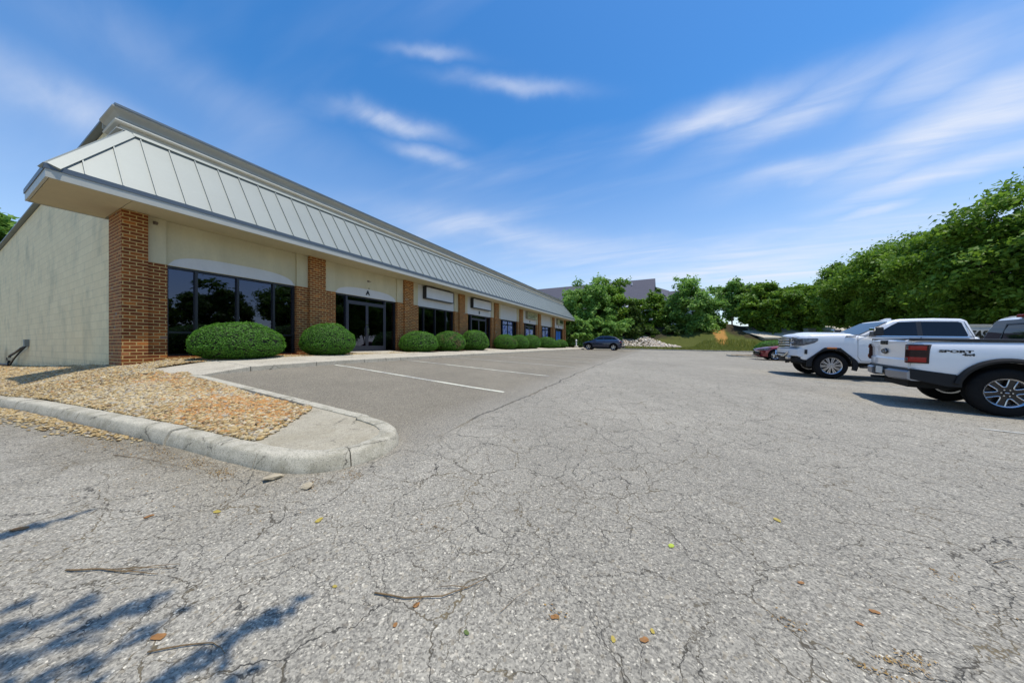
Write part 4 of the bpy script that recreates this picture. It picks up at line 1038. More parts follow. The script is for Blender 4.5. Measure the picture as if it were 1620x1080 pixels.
# a tree behind the photographer whose outer twigs shade the foreground
def overhead_tree():
    e = empty('tree', (-2.6, -4.6, g1(-2.6, -4.6) - .05)); rnd = random.Random(4); rng = np.random.default_rng(12)
    mb = MB(); O = Vector((0, 0, 0)); Z0 = e.location.z
    mb.tube([(0, 0, 0), (.05, .1, 2), (.1, .2, 3.6)], [.22, .17, .13], 8)
    tips = [(-1.95, .10, 4.2), (-2.10, .50, 4.6), (-1.50, .76, 3.9), (-3.55, .42, 4.8), (-3.5, .10, 4.4), (-2.6, .20, 4.5), (-1.9, .40, 4.0), (-2.9, -.2, 4.2), (-2.25, -.1, 3.8), (-1.75, .22, 3.6), (-2.35, .35, 4.7), (-1.62, .22, 4.3), (-1.35, .5, 3.5)]
    Pn = []; 
    for tx, ty, H in tips:
        # target is the shadow's place on the ground; the twig hangs H above it towards the sun
        gz = g1(tx, ty); w = Vector((tx + H / 3.6, ty + H * .03, gz + H)) - e.location
        s = Vector((.1, .2, 3.2)); mid = s.lerp(w, .6) + Vector((0, 0, .5)); pts = [s, mid, w - Vector((.12, .45, -.05)), w]
        mb.tube(pts, [.05, .022, .009, .003], 5, cap=False)
        a, b = pts[2] - Vector((.05, .35, 0)), pts[3]
        for k in range(105):
            t = rnd.random(); p = a.lerp(b, t); q = .062 * (1.1 - t) + .012
            Pn.append((p.x + rnd.gauss(0, q), p.y + rnd.gauss(0, .06), p.z + rnd.gauss(0, q)))
    Pn = np.array(Pn); n = len(Pn)
    # the rest of its crown, behind the camera
    n2 = 5000; g = rng.normal(0, 1, (n2, 3)); g /= np.linalg.norm(g, axis=1, keepdims=True); g *= rng.uniform(.4, 1, (n2, 1))
    Q = g * np.array([2.6, 2.3, 1.7]) + np.array([-.2, -.6, 4.6])
    A = np.concatenate([Pn, Q]); me = quads_mesh('crown', A, rng.normal(0, .6, (len(A), 3)) + np.array([0, 0, 1]), np.concatenate([np.full(n, .05), np.full(n2, .08)]), rng.uniform(0, 1, len(A)), M['leaf_a'], rng=rng)
    c = bpy.data.objects.new('crown', me); COL.objects.link(c); c.parent = e
    mb.build('trunk', M['bark'], e, smooth=180)
    tag(e, 'tree whose outer twigs cast the streaked shadows on the asphalt at the lower left', 'tree')
overhead_tree()

# clipped shrubs
def dome(P):
    P[:, 2] = np.where(P[:, 2] < 0, P[:, 2] * .62, P[:, 2]); return P
def shrub_mesh(seed, m, n=15000, leaf=.021, squash=1.0):
    rng = np.random.default_rng(seed)
    d = rng.normal(0, 1, (n, 3)); d /= np.linalg.norm(d, axis=1, keepdims=True)
    nz = np.array([mnoise.noise(Vector((q[0] * 2.1 + seed, q[1] * 2.1, q[2] * 2.1))) + .5 * mnoise.noise(Vector((q[0] * 6 + seed, q[1] * 6, q[2] * 6))) for q in d])
    # superellipsoid dome: flat-ish sides tucked in at the foot
    ex = 2.05; r = (np.abs(d[:, 0]) ** ex + np.abs(d[:, 1]) ** ex + np.abs(d[:, 2]) ** ex) ** (-1 / ex)
    P = d * (r * (1 + .05 * nz))[:, None]
    P *= (1 - np.abs(rng.normal(0, .018, (n, 1)))); P[rng.uniform(0, 1, n) < .02] *= 1.035; P[rng.uniform(0, 1, n) < .006] *= 1.06
    zz = P[:, 2]; hole = np.array([mnoise.noise(Vector((q[0] * 9 + seed, q[1] * 9, q[2] * 9))) for q in d])
    keep = (zz > -.97) & ~((hole > .30) & (zz < .25)); P = dome(P[keep]); d = d[keep]
    N_ = d * 1.0 + rng.normal(0, .65, (len(P), 3)) + np.array([0, 0, .25])
    me = quads_mesh('foliage', P, N_, leaf * rng.uniform(.6, 1.3, len(P)), rng.uniform(0, 1, len(P)) * .6 + .4 * np.clip(.5 + hole[keep], 0, 1), m, aspect=1.3, rng=rng)
    return me
SH = [shrub_mesh(s, M['box_leaf2'], 26000 if s == 1 else 16000, .020 if s == 1 else .027) for s in (1, 2, 3)]
SHB = shrub_mesh(7, M['box_leaf'], 16000, .027)
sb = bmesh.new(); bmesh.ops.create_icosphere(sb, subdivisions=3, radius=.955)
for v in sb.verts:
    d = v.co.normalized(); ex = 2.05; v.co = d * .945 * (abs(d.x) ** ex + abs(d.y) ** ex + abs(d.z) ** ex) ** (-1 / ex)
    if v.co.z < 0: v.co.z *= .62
HULL = bpy.data.meshes.new('inner_shade'); sb.to_mesh(HULL); sb.free(); HULL.materials.append(M['hull']); HULL.shade_smooth()  # near-black hull behind the leaves; the shrub's inner shade is in its colour
def shrub(x, y, rx, ry, h, mi, lb, grp='clipped shrubs along the shop front', rz=0, zb=None):
    zb = float(walk_z(-10.45, y)) - .05 if zb is None else zb
    e = empty('clipped_shrub', (x, y, zb), rz); me = SH[mi] if mi < 3 else SHB
    for nm, md in (('foliage', me), ('shade_core', HULL)):
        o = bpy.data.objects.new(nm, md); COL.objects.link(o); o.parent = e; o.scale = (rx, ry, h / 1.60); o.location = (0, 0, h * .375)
    tag(e, lb, 'shrub', grp); return e
rows = [(-10.9, 4.30, .90, 1.08, 1.10, 0, 'largest clipped round shrub, in front of the first dark shop window'),
        (-10.85, 6.85, .84, .88, 1.20, 0, 'second clipped shrub, in front of the second brick pier left of door A'),
        (-11.0, 11.55, .85, .95, 1.10, 1, 'clipped shrub just right of the entrance marked A'),
        (-11.0, 13.95, .90, .98, 1.20, 3, 'clipped shrub with a brown patch below the nearest blank sign'),
        (-11.0, 16.55, .92, .98, 1.36, 1, 'tall clipped shrub in front of the fourth brick pier'),
        (-11.0, 20.85, .90, .98, 1.22, 3, 'clipped shrub with a brown top right of door B'),
        (-11.0, 23.3, .88, .95, 1.26, 2, 'clipped shrub under the window with blue and white graphics'),
        (-11.0, 25.9, .88, .95, 1.34, 1, 'clipped shrub below the yellowed sign box'),
        (-11.0, 30.1, .90, 1.05, 1.24, 2, 'wide clipped shrub beneath the second graphic window'),
        (-11.0, 32.7, .70, .75, .92, 1, 'small clipped shrub squeezed between two bigger ones near the far end'),
        (-11.0, 35.0, .85, .95, 1.04, 2, 'farthest clipped shrub, before the blue doors')]
for i, (x, y, rx, ry, h, mi, lb) in enumerate(rows): shrub(x, y, rx, ry, h, mi, lb, rz=[0, .1, 2.1, 0, 1.2, 1.0, .4, 2.6, 1.9, .8, 3.0][i])
shrub(7.9, 31.0, 1.35, 1.35, 1.30, 1, 'big clipped dome shrub on the kerb island behind the dark red car', grp='clipped shrub on the island', zb=g1(7.9, 31) + .05)
# far kerb and right-hand island
kerb('kerb', [(16.6, 45.12), (6, 45.12), (-4.2, 45.12), (-8.2, 44.9), (-8.6, 44.3), (-8.6, 41.2)][::-1], [(0, -.2), (0, .10), (.02, .12), (.14, .12), (.15, .10), (.15, -.2)], seglen=3)
kerb('kerb', [(16.7, 29.5), (5.6, 29.5), (5.05, 29.7), (4.9, 30.2), (4.9, 31.0), (5.1, 31.5), (5.6, 31.7), (16.7, 31.7)], [(0, -.2), (0, .10), (.02, .12), (.16, .12), (.17, .10), (.17, -.2)][::1], seglen=3)
M['mulch'] = mat('orange mulch', (.30, .17, .07), .95, vary=.5, vscale=8, bump=.8, bscale=30)
sheet('island_mulch', span(5.05, 16.7, .5), span(29.65, 31.55, .3), lambda x, y: G(x, y) + .085, M['mulch'])
kerb('kerb', [(16.6, 14), (16.6, 45)], [(0, -.2), (0, .10), (.02, .12), (.14, .12), (.15, -.2)], seglen=3)

# rocks and rough grass on the bank
rng = np.random.default_rng(21); n = 1500
x = rng.uniform(-9.5, 2.2, n); y = 46.9 + rng.uniform(0, 1, n) * (1.5 + 6.0 * np.exp(-((x + 4.5) / 5.0) ** 2)); 
k = mnoise; C = np.stack([x, y, T(x, y) + .05], -1)
scatter_stones('riprap', C, rng.uniform(.09, .23, n), rng, M['riprap'], flat=(.5, .9), label='pale broken rocks on the bank behind the blue car', smooth=False)
n = 16000; x = rng.uniform(-6, 22, n); y = 45.35 + rng.uniform(0, 1, n) ** 1.3 * (2.0 + 5 * sstep((x - 2) / 4)); z = T(x, y)
C = np.stack([x, y, z + .10], -1); NN = rng.normal(0, 1, (n, 3)); NN[:, 2] *= .15
rg = np.random.default_rng(3)
def blades(C, h, m, name):
    n = len(C); a = rg.uniform(0, 2 * pi, n); w = .035; dx = np.cos(a) * w; dy = np.sin(a) * w; lx = rg.normal(0, .08, n); ly = rg.normal(0, .08, n)
    V = np.stack([C + np.stack([-dx, -dy, -.12 + 0 * dx], -1), C + np.stack([dx, dy, -.12 + 0 * dx], -1), C + np.stack([lx, ly, h], -1)], 1)
    me = bpy.data.meshes.new(name); me.vertices.add(3 * n); me.vertices.foreach_set('co', V.reshape(-1)); me.loops.add(3 * n); me.loops.foreach_set('vertex_index', np.arange(3 * n))
    me.polygons.add(n); me.polygons.foreach_set('loop_start', np.arange(n) * 3); me.polygons.foreach_set('loop_total', np.full(n, 3)); me.update()
    at = me.attributes.new('rnd', 'FLOAT', 'POINT'); at.data.foreach_set('value', np.repeat(rg.uniform(0, 1, n), 3)); me.materials.append(m)
    o = bpy.data.objects.new(name, me); COL.objects.link(o); return o
o = blades(C, rg.uniform(.12, .38, n), M['grassblade'], 'grass'); tag(o, 'rough yellow green grass along the far kerb', kind='stuff')

# ------------------------------------------------------------------ things in the distance
M['siding'] = mat('pale siding', (.42, .41, .42), .7, vary=.08); M['white_trim'] = mat('white trim', (.72, .72, .74), .5)
def far_house():
    e = empty('large_house', (*P2(1000, 78), 4.0)); inv = Matrix.Translation(-e.location)
    def part(mb, n, m, par=None):
        o = mb.build(n, m); o.parent = par or e
        if par is None: o.matrix_parent_inverse = inv
        return o
    def gable(a, b, dep, zr, ze, w, zb=2.0):
        """ridge from a to b (plan points), eaves dep in front of and behind it"""
        a = Vector((*a, 0)); b = Vector((*b, 0)); t = (b - a).normalized(); nrm = Vector((t.y, -t.x, 0))
        if nrm.dot(FV) > 0: nrm = -nrm
        mb = MB(); F0 = [a + nrm * dep, b + nrm * dep, a - nrm * dep, b - nrm * dep]
        def z(v, h): return (v.x, v.y, h)
        R0, R1 = a - t * .4, b + t * .4; E0, E1 = a + nrm * (dep + .5) - t * .4, b + nrm * (dep + .5) + t * .4; K0, K1 = a - nrm * (dep + .5) - t * .4, b - nrm * (dep + .5) + t * .4
        vs = [z(R0, zr), z(R1, zr), z(E1, ze), z(E0, ze), z(K1, ze), z(K0, ze)]; vs2 = [(v[0], v[1], v[2] - .3) for v in vs]
        mb.add(vs + vs2, [(0, 1, 2, 3), (1, 0, 5, 4), (6, 9, 8, 7), (7, 10, 11, 6), (3, 2, 8, 9), (4, 5, 11, 10), (0, 3, 9, 6), (5, 0, 6, 11), (2, 1, 7, 8), (1, 4, 10, 7)])
        part(mb, 'roof', M['shingles'])
        wl = MB(); zt = ze + .1
        vs = [z(F0[0], zb), z(F0[1], zb), z(F0[3], zb), z(F0[2], zb)]; tp = [z(F0[0], zt), z(F0[1], zt), z(F0[3], zt), z(F0[2], zt)]
        wl.add(vs + tp + [z(a, zr - .4), z(b, zr - .4)], [(0, 1, 5, 4), (2, 3, 7, 6), (0, 4, 8, 7, 3), (1, 2, 6, 9, 5), (0, 3, 2, 1)])
        part(wl, 'wall', M['siding']); return a, b, t, nrm
    A = P2(835, 97); Bp = P2(1034, 80); a, b, t, nrm = gable(A, Bp, 8.5, 17.6, 9.4, 0)
    A2 = P2(1037, 84); B2 = P2(1112, 78); gable(A2, B2, 6.0, 14.6, 9.6, 0)
    A3 = P2(1038, 79); gable(A3, P2(1057, 84), 3.0, 15.2, 11.5, 0)
    # a cross gable with the white window that shows between the trees
    c = P2(1003, 70.5); cx, cy = c; r = RV; f = FV
    wb = MB()
    def Q(s, d, z): v = Vector((cx, cy, 0)) + r * s + f * d; return (v.x, v.y, z)
    wb.add([Q(-1.9, 0, 3), Q(1.9, 0, 3), Q(1.9, 0, 9.0), Q(-1.9, 0, 9.0), Q(-1.9, 3, 3), Q(1.9, 3, 3), Q(1.9, 3, 9.0), Q(-1.9, 3, 9.0)], [(0, 1, 2, 3), (1, 5, 6, 2), (4, 0, 3, 7), (3, 2, 6, 7)])
    part(wb, 'dormer_wall', M['siding'])
    fr_ = MB()
    for (s0, s1, z0, z1) in ((-.55, .55, 8.05, 8.15), (-.55, .55, 7.25, 7.33), (-.55, .55, 6.45, 6.55), (-.55, -.45, 6.45, 8.15), (.45, .55, 6.45, 8.15)):
        fr_.add([Q(s0, -.06, z0), Q(s1, -.06, z0), Q(s1, -.06, z1), Q(s0, -.06, z1), Q(s0, 0, z0), Q(s1, 0, z0), Q(s1, 0, z1), Q(s0, 0, z1)], [(0, 1, 2, 3), (3, 2, 6, 7), (0, 4, 5, 1), (1, 5, 6, 2), (0, 3, 7, 4)])
    fo = part(fr_, 'window', M['white_trim'])
    gp_ = MB().add([Q(-.46, -.02, 6.5), Q(.46, -.02, 6.5), Q(.46, -.02, 8.1), Q(-.46, -.02, 8.1)], [(0, 1, 2, 3)]); o = gp_.build('pane', M['car_glass'], fo); o.matrix_parent_inverse = Matrix.Identity(4)
    fl = MB(); fl.add([Q(-2.3, -.3, 9.0), Q(2.1, -.3, 9.0), Q(2.1, 3, 9.9), Q(-2.3, 3, 9.9), Q(-2.3, -.3, 8.8), Q(2.1, -.3, 8.8), Q(2.1, 3, 9.7), Q(-2.3, 3, 9.7)], [(0, 1, 2, 3), (0, 4, 5, 1), (1, 5, 6, 2), (3, 7, 4, 0)])
    part(fl, 'dormer_roof', M['white_trim'])
    # metal valley strip and vent pipes on the main slope
    for (px, zc, z0, h) in ((1047, 77, 12.6, .8),):
        v = Vector((*P2(px, zc), 0)); part(MB().tube([(v.x, v.y, z0), (v.x, v.y, z0 + h)], .12, 8), 'vent_pipe', M['white_trim'])
    def onroof(s, k):  # s along ridge 0..1, k down slope 0..1
        p = a.lerp(b, s) + nrm * (9.0 * k); return Vector((p.x, p.y, 17.6 + (9.4 - 17.6) * k + .12))
    p0, p1 = onroof(.80, .28), onroof(.74, 1.0); part(MB().tube([p0, p0.lerp(p1, .3), p0.lerp(p1, .6), p1], [.05, .16, .22, .3], 6), 'flashing_strip', M['white_trim'])
    p0 = onroof(.86, .22); part(MB().tube([p0, p0 + Vector((0, 0, .7))], .13, 8), 'vent_pipe', M['white_trim'])
    tag(e, 'large house with long dark grey shingle roof rising behind the trees', 'house')
far_house()

def warehouse():
    x0, y0 = P2(1432, 42); e = empty('low_warehouse', (x0, y0, -2.0), TH)
    L0, L1 = -19.5, 22.0
    mb = MB().box(L0, L1, 0, 12, -1, 3.1)
    for k in range(42):   # ribs of the wall sheeting
        xx = L0 + .5 + k; mb.box(xx, xx + .09, -.05, 0, -1, 2.9)
    mb.build('wall', M['beige_wall'], e)
    MB().prism([(-.4, 3.05), (7, 5.1), (14.4, 3.05), (14.4, 2.95), (7, 4.95), (-.4, 2.95)], L0 - .3, L1 + .3, 'x').build('roof', M['beige_wall'], e)
    MB().box(L0 - .3, L1 + .3, -.46, -.405, 2.9, 3.1).build('roof_edge', M['cornice_light'], e)
    MB().box(-7.6, -5.2, -.07, 0, .2, 3.0).build('loading_door', M['siding'], e)
    tag(e, 'long low beige warehouse seen under the tree branches behind the pickups', 'warehouse')
warehouse()

def trailer():
    x0, y0 = P2(1580, 14.6); e = empty('box_trailer', (x0, y0, g1(x0, y0) + .005), TH)
    h0, h1 = .55, 2.22; L = 2.7
    bd = MB().box(-L, L, 0, 2.3, h0, h1).build('body', M['white_metal'], e, bevel=.04)
    MB().box(-L - .01, L + .01, -.012, 2.312, h1 - .11, h1 + .02).build('top_rail', M['cornice_light'], e)
    MB().box(-L - .01, L + .01, -.012, 2.312, h0 - .09, h0 + .03).build('bottom_rail', M['coping'], e)
    mb = MB()
    for k in range(1, 7): mb.box(-L + k * .8 - .012, -L + k * .8 + .012, -.008, 0, h0 + .05, h1 - .12)
    for sx in (-.45, .45):
        for yy in (.02, 2.08):
            w = MB().lathe([(.16, -.0), (.34, .0), (.36, .03), (.36, .19), (.34, .22), (.16, .22)], (sx, yy, .36), 20, 'y', close=True).build('wheel', M['tyre'], e, smooth=40)
            r_ = MB().lathe([(0, .04), (.15, .04), (.17, .0), (.17, .2), (0, .2)], (sx, yy, .36), 16, 'y').build('rim', M['white_metal'], w)
    MB().tube([(-L, .5, .55), (-L - 1.2, 1.15, .5), (-L, 1.8, .55)], .05, 8).build('hitch', M['black_plastic'], e)
    Mx = Matrix.Translation((-1.46, -.014, 1.74)) @ Matrix.Rotation(radians(90), 4, 'X')
    text_mesh('lettering', 'FAST', .46, M['letter'], e, Mx, depth=.006, shear=.3, bold=.02, sx=1.15, align='LEFT')
    tag(e, 'white box trailer with black slanted lettering parked between the two pickup cabs', 'trailer')
trailer()

def utility_box(px, zc, w, h, m, lb):
    x, y = P2(px, zc); z = t1(x, y) if y > 45 else g1(x, y); e = empty('utility_box', (x, y, z - .02), TH)
    MB().box(-w / 2, w / 2, -.3, .3, .08, h).build('cabinet', m, e, bevel=.03); MB().box(-w / 2 - .08, w / 2 + .08, -.38, .38, -.3, .08).build('pad', M['kerb'], e)
    MB().box(-w / 2 - .03, w / 2 + .03, -.33, .33, h, h + .06).build('lid', m, e); tag(e, lb, 'utility box')
M['box_brown'] = mat('brown metal', (.16, .08, .05), .6, vary=.1); M['box_grey'] = mat('grey green metal', (.20, .22, .20), .6, vary=.1)
utility_box(1145, 60, 1.3, 1.15, M['box_brown'], 'small brown metal box on top of the bank beside the slender tree')
x, y = P2(1281, 38)
e = empty('utility_box', (x, y, g1(x, y) - .02), TH); MB().box(-.5, .5, -.3, .3, 0, 3.0).build('cabinet', M['box_grey'], e, bevel=.03); MB().box(-.54, .54, -.34, .34, 3.0, 3.06).build('lid', M['box_grey'], e)
tag(e, 'tall grey green cabinet standing before the warehouse above the pickup hood', 'utility box')

# white post with a concrete foot at the far corner of the shop
x, y = -10.4, 39.9; zb = float(walk_z(x, y)); e = empty('white_post', (x, y, zb))
MB().lathe([(0, 0), (.30, 0), (.28, .16), (.20, .24), (0, .25)], (0, 0, 0), 14).build('foot', M['kerb'], e, smooth=40)
MB().lathe([(.09, .25), (.08, .30), (.075, .82), (.12, .86), (.13, .94), (.10, 1.02), (.04, 1.06), (0, 1.07)], (0, 0, 0), 14).build('post', M['white_metal'], e, smooth=40)
tag(e, 'small white post with rounded head and concrete foot past the far shop corner', 'post')

# service pipework and round cabinet by the back of the block wall
gz = float(grav_z(-31, 2.0)); e = empty('service_cabinet', (-31.9, 1.75, gz))
MB().lathe([(0, .0), (.42, 0), (.42, .42), (.40, .43), (0, .43)], (0, 0, 0), 20).build('base', M['black_plastic'], e, smooth=40)
MB().lathe([(0, .43), (.40, .43), (.40, .88), (.36, .94), (0, .97)], (0, 0, 0), 20).build('hood', M['white_metal'], e, smooth=40)
tag(e, 'round white topped service cabinet on gravel by the block wall', 'utility cabinet')
e = empty('conduit', (-28, 2.35, gz)); c = e.location
mb = MB(); mb.tube([(-25.2, 2.40, -.02), (-25.4, 2.3, -.12), (-26.8, 2.30, -.30), (-28.1, 2.25, -.50), (-28.4, 2.25, -.78), (-27.9, 2.2, -.92), (-30.0, 1.9, -.88), (-31.5, 1.8, -.86)], .045, 8)
o = mb.build('hose', M['black_plastic'], smooth=60); o.parent = e; o.matrix_parent_inverse = Matrix.Translation(-c)
mb = MB(); mb.tube([(-25.2, 2.38, -.05), (-25.3, 2.25, -.30), (-26.6, 2.22, -.62), (-27.4, 2.2, -.90)], .03, 8); o = mb.build('cable', M['black_plastic'], smooth=60); o.parent = e; o.matrix_parent_inverse = Matrix.Translation(-c)
o = MB().box(-25.0, -25.35, 2.33, 2.449, -.04, .26).build('outlet_box', M['box_grey']); o.parent = e; o.matrix_parent_inverse = Matrix.Translation(-c)
o = MB().box(-27.7, -28.0, 2.15, 2.32, -.72, -.58).build('valve', M['chrome']); o.parent = e; o.matrix_parent_inverse = Matrix.Translation(-c)
tag(e, 'loops of black hose and cable coming out of the block wall into the gravel', 'pipework')

# ------------------------------------------------------------------ litter on the asphalt
def gp(px, py):
    d = pdir(px, py); t = 1.3 / ((py - 546.2) / 480)
    for _ in range(12): t = -g1(d.x * t, d.y * t) / ((py - 546.2) / 480)
    return Vector((d.x * t, d.y * t, g1(d.x * t, d.y * t)))
def twig(pts, r, lb, side=()):
    P = [gp(*p) for p in pts]; o = P[0].copy(); mb = MB(); L_ = []
    for i in range(len(P) - 1):
        for k in range(4):
            t = k / 4; q = P[i].lerp(P[i + 1], t); L_.append(q)
    L_.append(P[-1]); n = len(L_); L_ = [q - o + Vector((mnoise.noise(q * 9) * .008, mnoise.noise(q * 9 + Vector((5, 0, 0))) * .008, r + .004 + abs(mnoise.noise(q * 5)) * .01)) for q in L_]
    mb.tube(L_, [r * (1 - .7 * i / n) for i in range(n)], 6)
    for (i, px, py) in side:
        e_ = gp(px, py) - o; mb.tube([L_[i], L_[i].lerp(e_, .5) + Vector((0, 0, .012)), e_ + Vector((0, 0, .006))], [r * .6, r * .4, r * .2], 5)
    ob = mb.build('fallen_twig', M['twig'], smooth=180); ob.location = o; tag(ob, lb, 'twig', 'fallen twigs on the asphalt'); return ob
twig([(105, 904), (160, 902), (200, 906), (248, 911)], .0045, 'short thick twig with yellowish bark at the lower left of the asphalt', [(8, 285, 893), (5, 275, 900)])
twig([(592, 940), (640, 947), (700, 945), (740, 932), (769, 918)], .0038, 'long curved pale twig in the middle of the foreground', [(6, 652, 962), (12, 690, 930)])
twig([(232, 1034), (290, 1024), (335, 1019), (348, 1026), (354, 1038)], .003, 'dark hooked twig beside the branch shadows')
twig([(402, 894), (450, 878), (513, 855)], .0015, 'thin straight stem above the branch shadow')
twig([(326, 993), (350, 974), (374, 953)], .0014, 'short thin stem between two branch shadows')
twig([(792, 970), (815, 948), (852, 925)], .0014, 'thin stem lying across a crack right of the long curved twig')
twig([(1572, 892), (1590, 886), (1622, 886)], .002, 'reddish stem near the right edge of the asphalt')
twig([(180, 720), (230, 727), (300, 742)], .003, 'stem lying in the leaf litter below the kerb')
def leaf(px, py, s, m, lb, nm='fallen_leaf'):
    p = gp(px, py); rnd = random.Random(int(px * 7 + py)); n = 10; vs = [(0, 0, .004)]; a0 = rnd.uniform(0, 6.28)
    for k in range(n):
        w = 2 * pi * k / n; rr = s * (1.15 + .2 * cos(2 * w) + rnd.uniform(-.22, .22)); vs.append((rr * cos(w), rr * .8 * sin(w), .004 + rnd.uniform(.0, .16) * s))
    top = [Matrix.Rotation(a0, 3, 'Z') @ Vector(v) for v in vs]; bot = [v - Vector((0, 0, .0012)) for v in top]
    fs = [(0, 1 + k, 1 + (k + 1) % n) for k in range(n)] + [(n + 1, n + 2 + (k + 1) % n, n + 2 + k) for k in range(n)] + [(1 + k, n + 2 + k, n + 2 + (k + 1) % n, 1 + (k + 1) % n) for k in range(n)]
    o = MB().add(top + bot, fs).build('fallen_leaf', m); o.location = p; tag(o, lb, 'leaf', 'fallen leaves on the asphalt')
Y_, O_, L__ = M['leaf_yellow'], M['leaf_orange'], M['leaf_green']
for a in [(505, 823, .022, Y_, 'yellow leaf below the kerb nose, farther of two small ones'), (343, 810, .02, Y_, 'yellow leaf on the asphalt left of the kerb nose'), (236, 817, .02, O_, 'tan leaf below the leaf litter at left'),
          (31, 837, .028, O_, 'tan leaf near the left edge of the asphalt'), (251, 1008, .021, O_, 'curled orange leaf lying in the branch shadows'), (530, 928, .010, Y_, 'tiny yellow leaf left of the long curved twig'),
          (1062, 864, .017, L__, 'bright lime green leaf alone in the middle right of the asphalt'), (658, 958, .013, O_, 'orange leaf touching the long curved twig'), (738, 1001, .011, mat('green nut', (.10, .14, .03), .6), 'small dull green leaf lying in a crack'),
          (878, 976, .014, O_, 'pale orange leaf right of the long curved twig'), (970, 1012, .011, Y_, 'small yellow brown leaf in the long crack, bottom centre'), (1020, 1013, .015, O_, 'orange leaf, larger of the pair at the bottom centre right'),
          (1032, 999, .010, Y_, 'golden leaf, upper of the pair at the bottom centre right'), (625, 989, .009, O_, 'tiny reddish leaf below the long curved twig'), (1230, 823, .02, Y_, 'golden leaf farthest out on the open asphalt at right'),
          (1267, 922, .012, O_, 'brown leaf below the golden leaf at right'), (1384, 968, .014, O_, 'brown orange leaf at the lower right'), (1360, 987, .010, O_, 'small tan leaf beside the brown orange leaf at the lower right')]: leaf(*a)
# drifts of tiny litter: under the kerb and in the cracks
rng = np.random.default_rng(77)
def litter(pts, lb):
    C = []
    for (px, py, n, sx, sy) in pts:
        p = gp(px, py)
        for _ in range(n): C.append((p.x + rng.normal(0, sx), p.y + rng.normal(0, sy)))
    C = np.array(C); z = G(C[:, 0], C[:, 1]) + .006; C = np.column_stack([C, z]); n = len(C)
    me = quads_mesh('leaf_litter', C, rng.normal(0, .35, (n, 3)) + np.array([0, 0, 1]), rng.uniform(.003, .009, n), rng.uniform(0, 1, n), M['litter'], rng=rng)
    o = bpy.data.objects.new('leaf_litter', me); COL.objects.link(o); tag(o, lb, kind='stuff')
M['litter'] = leafmat('dry litter', (.16, .085, .025), (.42, .27, .09), trans=.1)
litter([(180, 704, 260, .5, .05), (250, 716, 340, .28, .05), (310, 733, 300, .16, .05), (350, 748, 220, .10, .04), (120, 690, 200, .5, .05), (560, 752, 90, .05, .04), (495, 768, 70, .08, .05), (300, 760, 70, .25, .2), (220, 770, 60, .3, .2), (400, 790, 60, .25, .15)], 'brown leaf litter swept along the foot of the left kerb')
litter([(1425, 1052, 60, .06, .014), (1450, 1043, 40, .03, .014), (1395, 1064, 30, .06, .014), (1250, 985, 25, .03, .03), (1480, 905, 25, .06, .03), (690, 830, 25, .08, .05), (1540, 960, 25, .06, .03), (880, 972, 25, .03, .02)], 'orange plant debris gathered in the cracks')
# broken kerb pieces at the nose
for (px, py, s, lb) in ((433, 757, .062, 'long broken piece of kerb concrete lying left of the island nose'), (487, 770, .05, 'flat yellowish broken chunk on the asphalt in front of the island nose'), (512, 742, .045, 'small white chunk wedged in the gap of the kerb')):
    p = gp(px, py); V, F = ico(); rnd = random.Random(int(px)); vs = [(v[0] * s * 1.5, v[1] * s * .85, v[2] * s * .38) for v in V * (1 + rng.uniform(-.28, .28, (len(V), 1)))]
    o = MB().add(vs, [tuple(f) for f in F]).build('concrete_chunk', M['concrete_chunk'] if px < 500 else M['kerb']); o.location = p + Vector((0, 0, s * .25)) + (Vector((-.03, .10, .12)) if px > 500 else Vector((0, 0, 0))); o.rotation_euler = (rnd.uniform(-.1, .1), .05, rnd.uniform(0, 3)); tag(o, lb, 'concrete chunk', 'broken kerb pieces')
